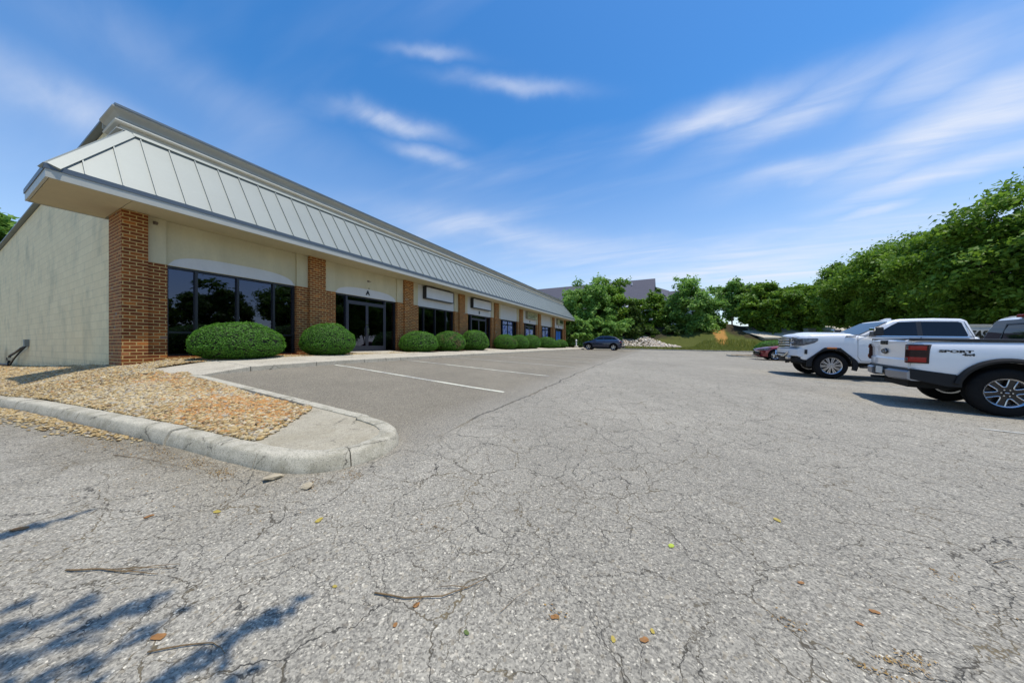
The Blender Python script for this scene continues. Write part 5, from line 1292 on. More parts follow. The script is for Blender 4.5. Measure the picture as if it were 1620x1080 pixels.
# ------------------------------------------------------------------ vehicles (local frame: x forward, y left, z up, origin on the ground)
def ground_frame(x, y, yaw, wb, tw):
    f = Vector((cos(yaw), sin(yaw), 0)); l = Vector((-sin(yaw), cos(yaw), 0)); o = Vector((x, y, 0))
    def gz(p): return g1(p.x, p.y)
    sx = (gz(o + f * wb) - gz(o)) / wb; sy = (gz(o + l * tw / 2) - gz(o - l * tw / 2)) / tw
    F = Vector((f.x, f.y, sx)).normalized(); L = Vector((l.x, l.y, sy)).normalized(); Z = F.cross(L).normalized(); L = Z.cross(F)
    Mx = Matrix((F, L, Z)).transposed().to_4x4(); o.z = gz(o) + .004; Mx.translation = o; return Mx
def loft_body(name, st, parent, m, front_k=0.0, xf=0, rear_k=0.0, xr=0, arches=(), rarch=.5, zarch=.4, mats2=None, crown=.03, sill=.05):
    """st: (x, half width, z bottom, z top[, shoulder inset])"""
    st = sorted(st, key=lambda s: s[0]); xs = [s[0] for s in st]
    dense = sorted(set(xs + list(np.arange(xs[0], xs[-1], .12)))); arr = np.array([s[:4] for s in st])
    P = []
    for x in dense:
        w, zb, zt = [float(np.interp(x, arr[:, 0], arr[:, i])) for i in (1, 2, 3)]
        h = zt - zb
        half = [(0, zb), (w * .5, zb), (w - .12, zb), (w - .03, zb + sill * .6), (w - .004, zb + sill * 2.2), (w, zb + h * .35), (w, zb + h * .62), (w - .008, zt - .16), (w - .028, zt - .08), (w - .06, zt - .035), (w - .11, zt - .01), (w - .18, zt), (w * .55, zt + crown * .6), (0, zt + crown)]
        row = []
        for (y, z) in half + [(-y, z) for (y, z) in half[-2:0:-1]]:
            xx = x; q = (abs(y) / max(w, .1)) ** 2.2
            if front_k: xx -= front_k * q * float(sstep((x - (xf - .7)) / .7))
            if rear_k: xx += rear_k * q * float(sstep(((xr + .6) - x) / .6))
            row.append((xx, y, z))
        P.append(row)
    mb = MB(); mb.grid(P, closed=True); mlen = len(P[0])
    for row0, rev in ((0, True), (len(P) - 1, False)):
        b = row0 * mlen; c = len(mb.v); rowp = P[row0 if row0 == 0 else -1]
        # cap built as a strip so that it follows the curved end
        hN = 14
        for i in range(hN - 1):
            a0, a1 = i, i + 1; m0, m1 = (mlen - i) % mlen, (mlen - i - 1) % mlen
            q = (b + a0, b + a1, b + m1, b + m0)
            q = tuple(dict.fromkeys(q))
            if len(q) >= 3: mb.f.append(q); mb.m.append(0)
    o = mb.build(name, m, parent)
    if arches:
        cut = MB()
        for xa in arches:
            for s in (-1, 1):
                n = 30; poly = [(xa + rarch * cos(2 * pi * k / n), zarch + rarch * sin(2 * pi * k / n)) for k in range(n)]
                cut.prism(poly, s * .58, s * 1.4, 'y')
        co = cut.build('cut', M['under']); co.parent = parent
        md = o.modifiers.new('b', 'BOOLEAN'); md.operation = 'DIFFERENCE'; md.solver = 'EXACT'; md.object = co; md.material_mode = 'TRANSFER'
        bpy.context.view_layer.update()
        dg = bpy.context.evaluated_depsgraph_get(); me = bpy.data.meshes.new_from_object(o.evaluated_get(dg)); o.modifiers.clear(); o.data = me; me.name = name
        bpy.data.objects.remove(co)
    auto_smooth(o.data, 32); return o
def cabin(parent, prof, z0, z1, w0, w1, m, bevel=.05, name='cab'):
    """prof: side outline (x,z) of the greenhouse; width tapers from w0 at z0 to w1 at z1"""
    mb = MB(); n = len(prof)
    def W_(z): return w0 + (w1 - w0) * (z - z0) / (z1 - z0)
    vs = [(x, -W_(z), z) for x, z in prof] + [(x, W_(z), z) for x, z in prof]
    fs = [tuple(range(n)), tuple(range(2 * n - 1, n - 1, -1))] + [(i, i + n, (i + 1) % n + n, (i + 1) % n) for i in range(n)]
    mb.add(vs, fs); o = mb.build(name, m, parent, bevel=bevel, bseg=3, smooth=50); return o, W_
def side_plate(parent, name, poly, W_, m, side=-1, off=.004, th=.012, bevel=0):
    mb = MB(); n = len(poly)
    a = [(x, side * (W_(z) + off), z) for x, z in poly]; b = [(x, side * (W_(z) + off - th), z) for x, z in poly]
    mb.add(a + b, [tuple(range(n)), tuple(range(2 * n - 1, n - 1, -1))] + [(i, i + n, (i + 1) % n + n, (i + 1) % n) for i in range(n)])
    return mb.build(name, m, parent, bevel=bevel)
def end_plate(parent, name, pts4, m, th=.012):
    """pts4: four 3D corners; thickened along its normal"""
    p = [Vector(q) for q in pts4]; nrm = (p[1] - p[0]).cross(p[3] - p[0]).normalized(); a = p + [q - nrm * th for q in p]
    return MB().add(a, [(0, 1, 2, 3), (7, 6, 5, 4), (0, 4, 5, 1), (1, 5, 6, 2), (2, 6, 7, 3), (3, 7, 4, 0)]).build(name, m, parent)
def gap_loop(parent, name, poly, W_, side=-1, w=.007, off=.0015, closed=False, m=None):
    mb = MB(); n = len(poly)
    for i in range(n if closed else n - 1):
        (xa, za), (xb, zb) = poly[i], poly[(i + 1) % n]; L_ = sqrt((xb - xa) ** 2 + (zb - za) ** 2); nx, nz = -(zb - za) / L_ * w / 2, (xb - xa) / L_ * w / 2
        q = [(xa - nx, za - nz), (xb - nx, zb - nz), (xb + nx, zb + nz), (xa + nx, za + nz)]; pts = [(x, side * (W_(z, x) + off), z) for x, z in q]
        mb.add(pts + [(x, y - side * .01, z) for x, y, z in pts], [(0, 1, 2, 3), (7, 6, 5, 4), (0, 4, 5, 1), (1, 5, 6, 2), (2, 6, 7, 3), (3, 7, 4, 0)])
    return mb.build(name, m or M['black_plastic'], parent)
def make_wheel(parent, loc, R, rim, wd, style, flip=False):
    e = bpy.data.objects.new('wheel', None); COL.objects.link(e); e.parent = parent; e.location = loc; e.rotation_euler = (0, 0, pi if flip else 0)
    h = wd / 2
    prof = [(rim, -h + .03), (rim + .015, -h + .004), (rim + .05, -h - .004), (R - .06, -h), (R - .025, -h + .012), (R - .006, -h + .035), (R, -h + .07)]
    for k in range(5):
        a = -h + .075 + k * (wd - .15) / 5; b = a + (wd - .15) / 5 - .012; prof += [(R, a), (R, b), (R - .012, b + .002), (R - .012, b + .010)]
    prof += [(R, h - .07), (R - .006, h - .035), (R - .025, h - .012), (R - .06, h), (rim + .02, h), (rim, h - .02)]
    ty = MB().lathe(prof, (0, 0, 0), 56, 'y', close=True); ty.build('tyre', M['tyre'], e, smooth=35)
    rm = MB(); body = M['alloy'] if style == 'multi' else M['dark_rim']
    rm.lathe([(rim - .012, -h + .012), (rim + .004, -h + .002), (rim + .008, -h + .03), (rim - .004, h - .02), (rim - .03, h - .02), (rim - .035, -h + .06)], (0, 0, 0), 56, 'y', mi=0, close=True)
    rm.lathe([(0, -h + .10), (rim - .03, -h + .10), (rim - .03, -h + .115), (0, -h + .115)], (0, 0, 0), 40, 'y', mi=1)
    def spoke(a, r0, r1, w0, w1, y0, y1, mi):
        c, s = cos(a), sin(a)
        def Q(r, t, y): return (c * r - s * t, y, s * r + c * t)
        vs = [Q(r0, -w0, y0), Q(r1, -w1, y0), Q(r1, w1, y0), Q(r0, w0, y0), Q(r0, -w0, y1), Q(r1, -w1, y1), Q(r1, w1, y1), Q(r0, w0, y1)]
        rm.add(vs, [(0, 1, 2, 3), (7, 6, 5, 4), (0, 4, 5, 1), (1, 5, 6, 2), (2, 6, 7, 3), (3, 7, 4, 0)], mi)
    yf = -h + .018
    if style == 'multi':
        for k in range(10):
            a = 2 * pi * k / 10 + .1
            for d in (-.105, .105): spoke(a + d, rim * .30, rim - .01, .010, .017, yf, yf + .05, 0)
        rm.lathe([(0, yf - .004), (rim * .17, yf - .004), (rim * .19, yf + .01), (rim * .34, yf + .012), (rim * .36, yf + .05), (0, yf + .05)], (0, 0, 0), 30, 'y', mi=0)
        for k in range(8):
            a = 2 * pi * k / 8; rm.lathe([(0, yf - .012), (.012, yf - .012), (.014, yf + .012)], (rim * .265 * cos(a), 0, rim * .265 * sin(a)), 8, 'y', mi=0)
    elif style == 'pocket':
        for k in range(6):
            a = 2 * pi * k / 6 + .26; spoke(a, rim * .2, rim - .012, rim * .16, rim * .20, yf + .012, yf + .05, 1)
            lp = []
            a2 = a + pi / 6
            for (r, t) in ((.40, .0), (.46, -.085), (.62, -.17), (.90, -.30), (.955, -.27), (.975, 0), (.955, .27), (.90, .30), (.62, .17), (.46, .085), (.40, 0)):
                r_, t_ = r * rim, t * rim; c, s = cos(a2), sin(a2); lp.append((c * r_ - s * t_, yf + .004, s * r_ + c * t_))
            rm.tube(lp, .0085, 6, 0)
        rm.lathe([(0, yf + .004), (rim * .13, yf + .004), (rim * .15, yf + .014), (rim * .30, yf + .016), (rim * .30, yf + .05), (0, yf + .05)], (0, 0, 0), 30, 'y', mi=1)
        for k in range(6):
            a = 2 * pi * k / 6; rm.lathe([(0, yf + .000), (.010, yf + .0), (.011, yf + .02)], (rim * .24 * cos(a), 0, rim * .24 * sin(a)), 8, 'y', mi=0)
        rm.tube([(-.02, yf + .003, 0), (.02, yf + .003, 0)], .009, 6, 0)
    else:
        for k in range(5):
            a = 2 * pi * k / 5 + .3; spoke(a, .03, rim - .01, .03, .028, yf, yf + .05, 0)
    rm.build('rim', [M['alloy'], M['dark_rim']], e, smooth=35); return e
def flare(parent, xc, zc, r0, r1, W_, side, m, a0=-18, a1=198, th=.05, angular=False, inset=.02, name='wheel_arch_flare'):
    n = 28; P = []
    for k in range(n + 1):
        a = radians(a0 + (a1 - a0) * k / n); c, s = cos(a), sin(a)
        if angular:
            q = 1 / max(abs(c) * .86, abs(s) * 1.0, (abs(c) + abs(s)) * .745); ro = r1 * min(q, 1.10)
        else: ro = r1
        ring = []
        for (r, dy) in ((r0, -inset), (r0, th * .8), ((r0 + ro) / 2, th), (ro, th * .6), (ro, -inset)):
            x = xc + r * c; z = zc + r * s; ring.append((x, side * (W_(z, x) + dy), z))
        P.append(ring)
    mb = MB().grid(P, closed=True); m_ = 5; mb.f += [tuple(range(m_)), tuple(n * m_ + i for i in range(m_ - 1, -1, -1))]; mb.m += [0, 0]
    return mb.build(name, m, parent, smooth=40)

# ---- big white crew-cab pickup, nose towards the shop
def big_pickup():
    e = empty('pickup_truck'); e.matrix_world = ground_frame(4.99, 14.83, pi, -3.9, 1.7)
    w = 1.01; R = .43
    st = [(.99, .90, .62, 1.36), (.95, .955, .60, 1.41), (.85, .99, .58, 1.45), (.6, w, .56, 1.485), (.1, w, .54, 1.50), (-.45, w, .54, 1.51), (-.62, w - .005, .54, 1.45), (-3.1, w - .005, .54, 1.45), (-3.2, w, .56, 1.37), (-5.28, w, .60, 1.38), (-5.34, w - .03, .62, 1.36)]
    body = loft_body('body', st, e, M['white_paint'], front_k=.20, xf=.99, arches=(0, -3.95), rarch=.50, zarch=.46, crown=.045)
    def W_(z, x=0): return float(np.interp(x, [s[0] for s in sorted(st)], [s[1] for s in sorted(st)])) 
    hood = MB(); P = []
    for x in np.linspace(.80, -.50, 14):
        row = []
        for y in np.linspace(-.62, .62, 13):
            q = abs(y) / .62; z = 1.495 + .045 * (1 - q ** 4) - .09 * max(0, (x - .45) / .35) ** 2 + (.022 if q < .55 else 0); row.append((x - .10 * q * q, y, z))
        P.append(row)
    hood.grid(P); hood.build('hood', M['white_paint'], e, smooth=180)
    cp = [(-.62, 1.42), (-1.42, 1.935), (-1.62, 1.985), (-2.3, 2.005), (-2.85, 1.985), (-2.96, 1.93), (-3.08, 1.42)]
    cab, CW = cabin(e, cp, 1.42, 2.0, .965, .80, M['white_paint'], bevel=.06)
    W2 = lambda z: CW(z)
    for s in (-1, 1):
        side_plate(e, 'side_window', [(-.98, 1.455), (-1.40, 1.79), (-1.55, 1.885), (-1.92, 1.905), (-1.92, 1.455)], W2, M['car_glass'], s, .002)
        side_plate(e, 'side_window', [(-2.03, 1.455), (-2.03, 1.905), (-2.76, 1.895), (-2.83, 1.86), (-2.91, 1.50), (-2.89, 1.455)], W2, M['car_glass'], s, .002)
        side_plate(e, 'door_pillar', [(-1.92, 1.455), (-1.92, 1.905), (-2.03, 1.905), (-2.03, 1.455)], W2, M['black_plastic'], s, .001)
        side_plate(e, 'window_trim', [(-.85, 1.43), (-.95, 1.452), (-2.93, 1.452), (-2.95, 1.425)], W2, M['chrome'], s, .008)
        gap_loop(e, 'door_seam', [(-1.30, 1.86), (-.60, 1.43), (-.62, .75), (-.70, .62), (-1.95, .62), (-1.96, 1.42)], lambda z, x: W_(z, x) if z < 1.44 else CW(z), s)
        gap_loop(e, 'door_seam', [(-1.98, 1.42), (-1.97, .62), (-2.9, .62), (-3.02, .95), (-2.99, 1.43), (-2.88, 1.90)], lambda z, x: W_(z, x) if z < 1.44 else CW(z), s)
        for xh in (-1.72, -2.72): MB().box(xh - .12, xh + .12, s * (w - .01), s * (w + .035), 1.19, 1.235).build('door_handle', M['chrome'], e, bevel=.012)
        MB().box(-.66, -3.25, s * (w - .02), s * (w + .09), .40, .46).build('running_board', M['dark_trim'], e, bevel=.02)
        flare(e, 0, .46, .50, .575, W_, s, M['dark_trim'], a0=-8, a1=196, th=.035, angular=True)
        flare(e, -3.95, .46, .50, .60, W_, s, M['dark_trim'], a0=-12, a1=192, th=.035, angular=True)
        MB().box(-.10, .14, s * (w + .034), s * (w + .046), 1.005, 1.045).build('marker_lamp', M['amber'], e, bevel=.006)
        # mirror
        mb = MB().box(-.84, -.98, s * 1.00, s * 1.12, 1.43, 1.50); mb.build('mirror_arm', M['black_plastic'], e, bevel=.02)
        mm = MB().box(-.80, -1.02, s * 1.10, s * 1.38, 1.44, 1.72).build('mirror', M['black_plastic'], e, bevel=.045, bseg=3)
        MB().box(-.785, -.90, s * 1.115, s * 1.375, 1.56, 1.71).build('mirror_cap', M['chrome'], mm, bevel=.04, bseg=3)
        # headlamp wraps the corner
        def XF(y): return .99 - .20 * (abs(y) / .95) ** 2.2 + .006
        P = []; ys = [.60, .70, .80, .87]; 
        for y in ys: P.append([(XF(y) + .012 - .02 * (y - .6), s * y, 1.075), (XF(y) + .02 - .02 * (y - .6), s * y, 1.17), (XF(y) + .0 - .02 * (y - .6), s * y, 1.315)])
        for (x, z0, z1) in ((.74, 1.085, 1.325), (.60, 1.13, 1.335), (.46, 1.18, 1.34), (.36, 1.26, 1.34)):
            yy = W_(0, x) + .012; P.append([(x, s * yy, z0), (x, s * (yy + .006), (z0 + z1) / 2), (x, s * (yy - .015), z1)])
        hl = MB().grid(P); bk = [[(p[0] - .05, p[1] - s * .05, p[2]) for p in r] for r in P]; hl.grid(bk)
        hl.build('headlight', M['clear_lens'], e, smooth=40)
        hz = MB()
        for q in (.64, .74): hz.lathe([(0, 0), (.05, 0), (.055, .02)], (XF(q) + .02, s * q, 1.20), 14, 'x')
        hz.build('headlight_bulb', M['chrome'], e, smooth=40)
        c3 = MB().add([(XF(.57) + .045, s * .57, 1.0), (XF(.63) + .045, s * .62, 1.05), (XF(.63) + .04, s * .62, 1.33), (XF(.57) + .05, s * .57, 1.35), (.7, s * .57, 1.0), (.7, s * .62, 1.05), (.7, s * .62, 1.33), (.7, s * .57, 1.35)], [(0, 1, 2, 3), (0, 4, 5, 1), (1, 5, 6, 2), (2, 6, 7, 3), (3, 7, 4, 0)])
        c3.build('light_trim', M['chrome'], e)
        side_plate(e, 'tail_light', [(-5.06, .95), (-5.06, 1.28), (-5.28, 1.28), (-5.28, .95)], lambda z: w, M['red_lens'], s, .004)
        side_plate(e, 'fender_vent', [(-.30, 1.385), (-.33, 1.44), (-.56, 1.44), (-.55, 1.40)], lambda z: w - .02, M['chrome'], s, .012)
        MB().box(.62, .69, s * (W_(0, .65) - .01), s * (W_(0, .65) + .014), .80, .95).build('bumper_vent', M['black_plastic'], e)
    end_plate(e, 'windshield', [(-.70, -.86, 1.475), (-.70, .86, 1.475), (-1.36, .745, 1.90), (-1.36, -.745, 1.90)], M['windshield'])
    for o in (e.children[-1],): o.location = (.012, 0, .012)
    end_plate(e, 'rear_window', [(-3.08, .78, 1.47), (-3.08, -.78, 1.47), (-2.985, -.68, 1.88), (-2.985, .68, 1.88)], M['car_glass'])
    # grille, bumper
    P = []
    for y in np.linspace(-.58, .58, 13): P.append([(.99 - .20 * (abs(y) / .95) ** 2.2 + .03 - .02 * k, y, z) for k, z in enumerate((1.0, 1.17, 1.35))])
    MB().grid(P).build('grille', M['dark_rim'], e, smooth=60)
    for z in (1.01, 1.10, 1.19, 1.28, 1.355):
        pts = [(.99 - .20 * (abs(y) / .95) ** 2.2 + .045 - .02 * (z - 1) * 5, y, z) for y in np.linspace(-.58, .58, 13)]
        MB().tube(pts, .020 if z in (1.01, 1.355) else .024, 6).build('grille_bar', M['chrome'], e, smooth=60)
    MB().box(1.02, 1.045, -.16, .16, 1.155, 1.225).build('emblem', M['chrome'], e, bevel=.01)
    def strip(z0, z1, dx, ymax, n=15, zc=0.0):
        P = []
        for y in np.linspace(-ymax, ymax, n):
            x = .99 - .22 * (abs(y) / .95) ** 2.2 + dx; k = zc * (abs(y) / ymax) ** 2
            P.append([(x - .06, y, z0 + k), (x, y, z0 + .03 + k), (x, y, z1 - .03), (x - .06, y, z1), (x - .25, y, z1), (x - .25, y, z0 + k)])
        mb = MB().grid(P, closed=True); mb.f += [tuple(range(6)), tuple((n - 1) * 6 + i for i in range(5, -1, -1))]; mb.m += [0, 0]; return mb
    strip(.70, .985, .10, .965).build('front_bumper', M['white_paint'], e, smooth=45)
    strip(.74, .83, .118, .60).build('lower_grille', M['black_plastic'], e, smooth=45)
    for s in (-1, 1):
        cb_ = MB().tube([(1.085, s * .20, .70), (1.07, s * .42, .70), (1.05, s * .55, .76), (1.02, s * .66, .86)], .028, 8); cb_.build('bumper_trim', M['chrome'], e, smooth=60)
        MB().box(.98, 1.09, s * .62, s * .80, .60, .70).build('skid_trim', M['alloy'], e, bevel=.02)
    strip(.50, .69, .045, .93).build('air_dam', M['dark_trim'], e, smooth=45)
    MB().box(.6, -5.2, -.55, .55, .40, .62).build('chassis', M['under'], e)
    MB().box(-3.3, -5.25, -.86, .86, 1.39, 1.42).build('bed_cover', M['dark_trim'], e)
    MB().prism([(-1.50, 1.98), (-1.78, 1.98), (-1.76, 2.05), (-1.66, 2.05)], -.035, .035).build('antenna', M['white_paint'], e, bevel=.012)
    for x in (0, -3.95):
        # local y=+ is the truck's left, which faces -Y (the camera) because the nose points to -X
        make_wheel(e, (x, .86, R), R, .27, .28, 'multi', flip=True); make_wheel(e, (x, -.86, R), R, .27, .28, 'multi')
        MB().tube([(x, -.75, R), (x, .75, R)], .06, 8).build('axle', M['under'], e)
    tag(e, 'big white crew cab pickup with chrome grille facing the shop, second from the right', 'pickup')
big_pickup()

# ---- nearer white pickup with black cladding, tail towards the shop
def mid_pickup():
    yaw = radians(-8); e = empty('pickup_truck'); wx, wy = 5.19, 8.36; off = .90
    # rear axle centre: the near wheel's outer face is at (wx, wy)
    ox = wx + off * sin(radians(8)); oy = wy + off * cos(radians(8)); e.matrix_world = ground_frame(ox, oy, yaw, 3.2, 1.6)
    w = .935; R = .405
    st = [(-1.10, .885, .70, 1.24), (-1.06, .92, .66, 1.265), (-.95, w, .60, 1.275), (.0, w, .56, 1.285), (.55, w, .56, 1.295), (.62, w, .52, 1.20), (2.35, w, .52, 1.20), (2.55, w, .52, 1.22), (2.8, w, .54, 1.20), (3.6, .925, .56, 1.12), (3.95, .88, .60, 1.02), (4.05, .80, .62, .95)]
    sx_ = [s[0] for s in st]; sw_ = [s[1] for s in st]
    def W_(z, x=0): return float(np.interp(x, sx_, sw_)) - (.035 if z > 1.20 else 0) * 0
    body = loft_body('body', st, e, M['white_paint'], front_k=.25, xf=4.05, rear_k=.06, xr=-1.10, arches=(0, 3.27), rarch=.50, zarch=.42, crown=.0)
    cp = [(.41, 1.18), (.47, 1.50), (.54, 1.72), (.68, 1.785), (1.5, 1.825), (1.85, 1.80), (2.2, 1.66), (2.98, 1.18)]
    cab, CW = cabin(e, cp, 1.18, 1.825, .90, .70, M['white_paint'], bevel=.07)
    WW = lambda z: CW(z)
    for s in (-1, 1):
        side_plate(e, 'side_window', [(.56, 1.24), (.62, 1.62), (.72, 1.70), (1.55, 1.73), (1.55, 1.24)], WW, M['car_glass'], s, .002)
        side_plate(e, 'side_window', [(1.63, 1.24), (1.63, 1.73), (1.85, 1.71), (2.15, 1.60), (2.72, 1.27), (2.72, 1.24)], WW, M['car_glass'], s, .002)
        gap_loop(e, 'door_seam', [(.54, 1.68), (.50, 1.2), (.62, .62), (1.58, .62), (1.58, 1.2)], lambda z, x: W_(z, x) if z < 1.2 else CW(z), s)
        gap_loop(e, 'door_seam', [(1.60, 1.2), (1.60, .62), (2.70, .62), (2.78, 1.2)], lambda z, x: W_(z, x) if z < 1.2 else CW(z), s)
        for xh in (.86, 1.86): MB().box(xh - .11, xh + .11, s * (w - .01), s * (w + .035), .98, 1.02).build('door_handle', M['black_plastic'], e, bevel=.012)
        MB().box(2.50, 2.68, s * .95, s * 1.16, 1.16, 1.36).build('mirror', M['black_plastic'], e, bevel=.04, bseg=3)
        MB().box(.55, 2.85, s * (w - .03), s * (w + .07), .40, .45).build('running_board', M['dark_trim'], e, bevel=.02)
        flare(e, 0, .42, .50, .575, W_, s, M['dark_trim'], a0=-14, a1=170, th=.055)
        flare(e, 3.27, .42, .50, .575, W_, s, M['dark_trim'], a0=-14, a1=194, th=.055)
        # charcoal lower quarter panel between bumper and wheel
        side_plate(e, 'lower_cladding', [(-1.07, .745), (-.54, .672), (-.47, .60), (-.47, .45), (-.62, .445), (-1.06, .55)], lambda z: w - .012, M['dark_trim'], s, .022, th=.05, bevel=.008)
        side_plate(e, 'lower_cladding', [(.54, .56), (.54, .66), (2.72, .66), (2.72, .56)], lambda z: w, M['dark_trim'], s, .014, th=.03)
        # rail cap
        MB().box(-1.07, .36, s * (w - .115), s * (w - .045), 1.270, 1.318).build('bed_rail_cap', M['black_plastic'], e, bevel=.012)
        # tail lamp: dark housing with red C shape, wraps the corner
        def lamp(name, z0, z1, xs0, m, lift, xe=-.86, ytail=.78):
            P = []
            path = [(-1.112, .852), (-1.104, .868), (-1.088, .89), (-1.05, .925), (-.98, .948), (-.92, .949), (xe, .946)]
            path = [p for p in path if p[0] <= xs0 or True]
            for (x, y) in path:
                d = lift; P.append([(x - d * .6, s * (y + d), z0 + .012), (x - d * .9, s * (y + d * 1.3), (z0 + z1) / 2), (x - d * .6, s * (y + d), z1 - .012), (x + .05, s * (y - .05), z1), (x + .05, s * (y - .05), z0)])
            mb = MB().grid(P, closed=True); n = len(P); mb.f += [tuple(range(5)), tuple((n - 1) * 5 + i for i in range(4, -1, -1))]; mb.m += [0, 0]
            return mb.build(name, m, e, smooth=40)
        lamp('tail_light', .84, 1.205, 0, M['dark_lens'], .004)
        lamp('tail_light_lens', 1.085, 1.185, 0, M['red_lens'], .010, xe=-.885)
        lamp('tail_light_lens', .86, .975, 0, M['red_lens'], .010, xe=-.885)
        for (z0, z1) in ((1.10, 1.17), (.88, .95)):
            MB().box(-1.118, -1.08, s * .862, s * .905, z0, z1).build('reverse_lamp', M['clear_lens'], e, bevel=.006)
    # tailgate
    P = []
    for y in np.linspace(-.84, .84, 13):
        x = -1.115 + .05 * (abs(y) / .92) ** 2.2; P.append([(x + .02, y, .735), (x, y, .76), (x - .006, y, .90), (x + .012, y, .925), (x + .006, y, 1.12), (x - .012, y, 1.16), (x - .012, y, 1.255), (x + .01, y, 1.285), (x + .05, y, 1.285), (x + .05, y, .735)])
    mb = MB().grid(P, closed=True); n = 13; mb.f += [tuple(range(10)), tuple(12 * 10 + i for i in range(9, -1, -1))]; mb.m += [0, 0]
    tg = mb.build('tailgate', M['white_paint'], e, smooth=35)
    MB().box(-1.10, -1.02, -.75, .75, 1.287, 1.312).build('tailgate_cap', M['black_plastic'], tg, bevel=.008)
    MB().box(-1.148, -1.11, -.15, .15, 1.185, 1.275).build('tailgate_handle', M['black_plastic'], tg, bevel=.012)
    MB().box(-1.155, -1.145, -.10, .10, 1.215, 1.24).build('handle_slot', M['under'], tg)
    em = MB(); n = 28; em.add([(-1.118, .145 * cos(2 * pi * k / n), 1.045 + .062 * sin(2 * pi * k / n)) for k in range(n)] + [(-1.135, .13 * cos(2 * pi * k / n), 1.045 + .052 * sin(2 * pi * k / n)) for k in range(n)], [tuple(range(n, 2 * n))] + [(k, (k + 1) % n, (k + 1) % n + n, k + n) for k in range(n)])
    emo = em.build('emblem', M['dark_rim'], tg, smooth=40)
    lp = [(-1.137, .118 * cos(2 * pi * k / 24), 1.045 + .044 * sin(2 * pi * k / 24)) for k in range(25)]; MB().tube(lp, .005, 6).build('emblem_ring', M['alloy'], emo, smooth=60)
    MB().tube([(-1.138, .07, 1.04), (-1.138, .03, 1.058), (-1.138, -.02, 1.035), (-1.138, -.07, 1.05)], .006, 6).build('emblem_script', M['alloy'], emo, smooth=60)
    # bumper: grey ends, black centre step with the plate
    def bstrip(name, y0, y1, z0, z1, dx, m, n=9):
        P = []
        for y in np.linspace(y0, y1, n):
            x = -1.20 + .10 * (abs(y) / .92) ** 3 + dx; P.append([(x + .05, y, z0), (x, y, z0 + .03), (x - .006, y, z1 - .03), (x + .04, y, z1), (x + .22, y, z1), (x + .22, y, z0)])
        mb = MB().grid(P, closed=True); mb.f += [tuple(range(6)), tuple((n - 1) * 6 + i for i in range(5, -1, -1))]; mb.m += [0, 0]; return mb.build(name, m, e, smooth=40)
    bstrip('bumper_step', -.36, .36, .56, .70, .03, M['black_plastic'])
    bstrip('rear_bumper', -.93, -.34, .52, .705, 0, M['grey_bumper']); bstrip('rear_bumper', .34, .93, .52, .705, 0, M['grey_bumper'])
    bstrip('bumper_shelf', -.90, .90, .705, .735, .05, M['black_plastic'])
    for s in (-1, 1): MB().box(-1.02, -.86, s * .86, s * .925, .53, .70).build('bumper_end', M['dark_trim'], e, bevel=.03)
    pl = MB().box(-1.192, -1.182, -.155, .155, .575, .72).build('licence_plate', M['plate'], e, bevel=.004)
    MB().tube([(-1.30, 0, .50), (-1.0, 0, .50)], .03, 8).build('tow_hitch', M['under'], e)
    MB().box(-.95, 3.8, -.52, .52, .36, .58).build('chassis', M['under'], e)
    MB().tube([(-.9, -.35, .42), (-.55, -.40, .42), (-.3, -.45, .46)], .045, 10).build('exhaust', M['alloy'], e, smooth=60)
    MB().box(-1.02, .33, -.80, .80, 1.272, 1.30).build('bed_cover', M['dark_trim'], e)
    # rear window with slider and the high brake lamp
    def rz(z): return float(np.interp(z, [1.18, 1.50, 1.72], [.41, .47, .54])) - .012
    rw = MB(); P = []
    for z in (1.28, 1.40, 1.50, 1.60, 1.70): P.append([(rz(z), y * (CW(z) - .10), z) for y in (-1, -.5, 0, .5, 1)])
    rw.grid(P); rw.build('rear_window', M['car_glass'], e, smooth=60)
    for (z0, z1, y0, y1) in ((1.30, 1.63, -.30, -.275), (1.30, 1.63, .275, .30), (1.605, 1.63, -.275, .275)):
        a = rz(z0) - .012; b = rz(z1) - .012
        MB().add([(a, y0, z0), (a, y1, z0), (b, y1, z1), (b, y0, z1), (a + .02, y0, z0), (a + .02, y1, z0), (b + .02, y1, z1), (b + .02, y0, z1)], [(0, 1, 2, 3), (7, 6, 5, 4), (0, 4, 5, 1), (1, 5, 6, 2), (2, 6, 7, 3), (3, 7, 4, 0)]).build('slider_frame', M['black_plastic'], e)
    MB().box(.52, .63, -.16, .16, 1.735, 1.79).build('brake_light', M['red_lens'], e, bevel=.012)
    end_plate(e, 'windshield', [(2.90, .80, 1.25), (2.90, -.80, 1.25), (2.26, -.70, 1.645), (2.26, .70, 1.645)], M['car_glass'])
    e.children[-1].location = (.012, 0, .014)
    # decal on the near (right) bed side: local y negative side faces the camera
    Mx = Matrix.Translation((-.56, -w - .004, 1.085)) @ Matrix.Rotation(radians(90), 4, 'X')
    Mside = Mx
    text_mesh('decal', 'SPORT', .062, M['letter'], e, Mside, depth=.0015, bold=.003, sx=2.0)
    Mx2 = Matrix.Translation((-.42, -w - .004, 1.032)) @ Matrix.Rotation(radians(90), 4, 'X')
    text_mesh('decal', '4x4', .058, M['letter'], e, Mx2, depth=.0015, bold=.003, sx=1.5)
    # front end
    MB().box(3.88, 4.07, -.62, .62, .72, 1.0).build('grille', M['dark_rim'], e, bevel=.03)
    for s in (-1, 1): MB().box(3.62, 3.93, s * .62, s * .90, .86, 1.02).build('headlight', M['clear_lens'], e, bevel=.03)
    MB().box(3.75, 4.10, -.86, .86, .48, .70).build('front_bumper', M['dark_trim'], e, bevel=.05)
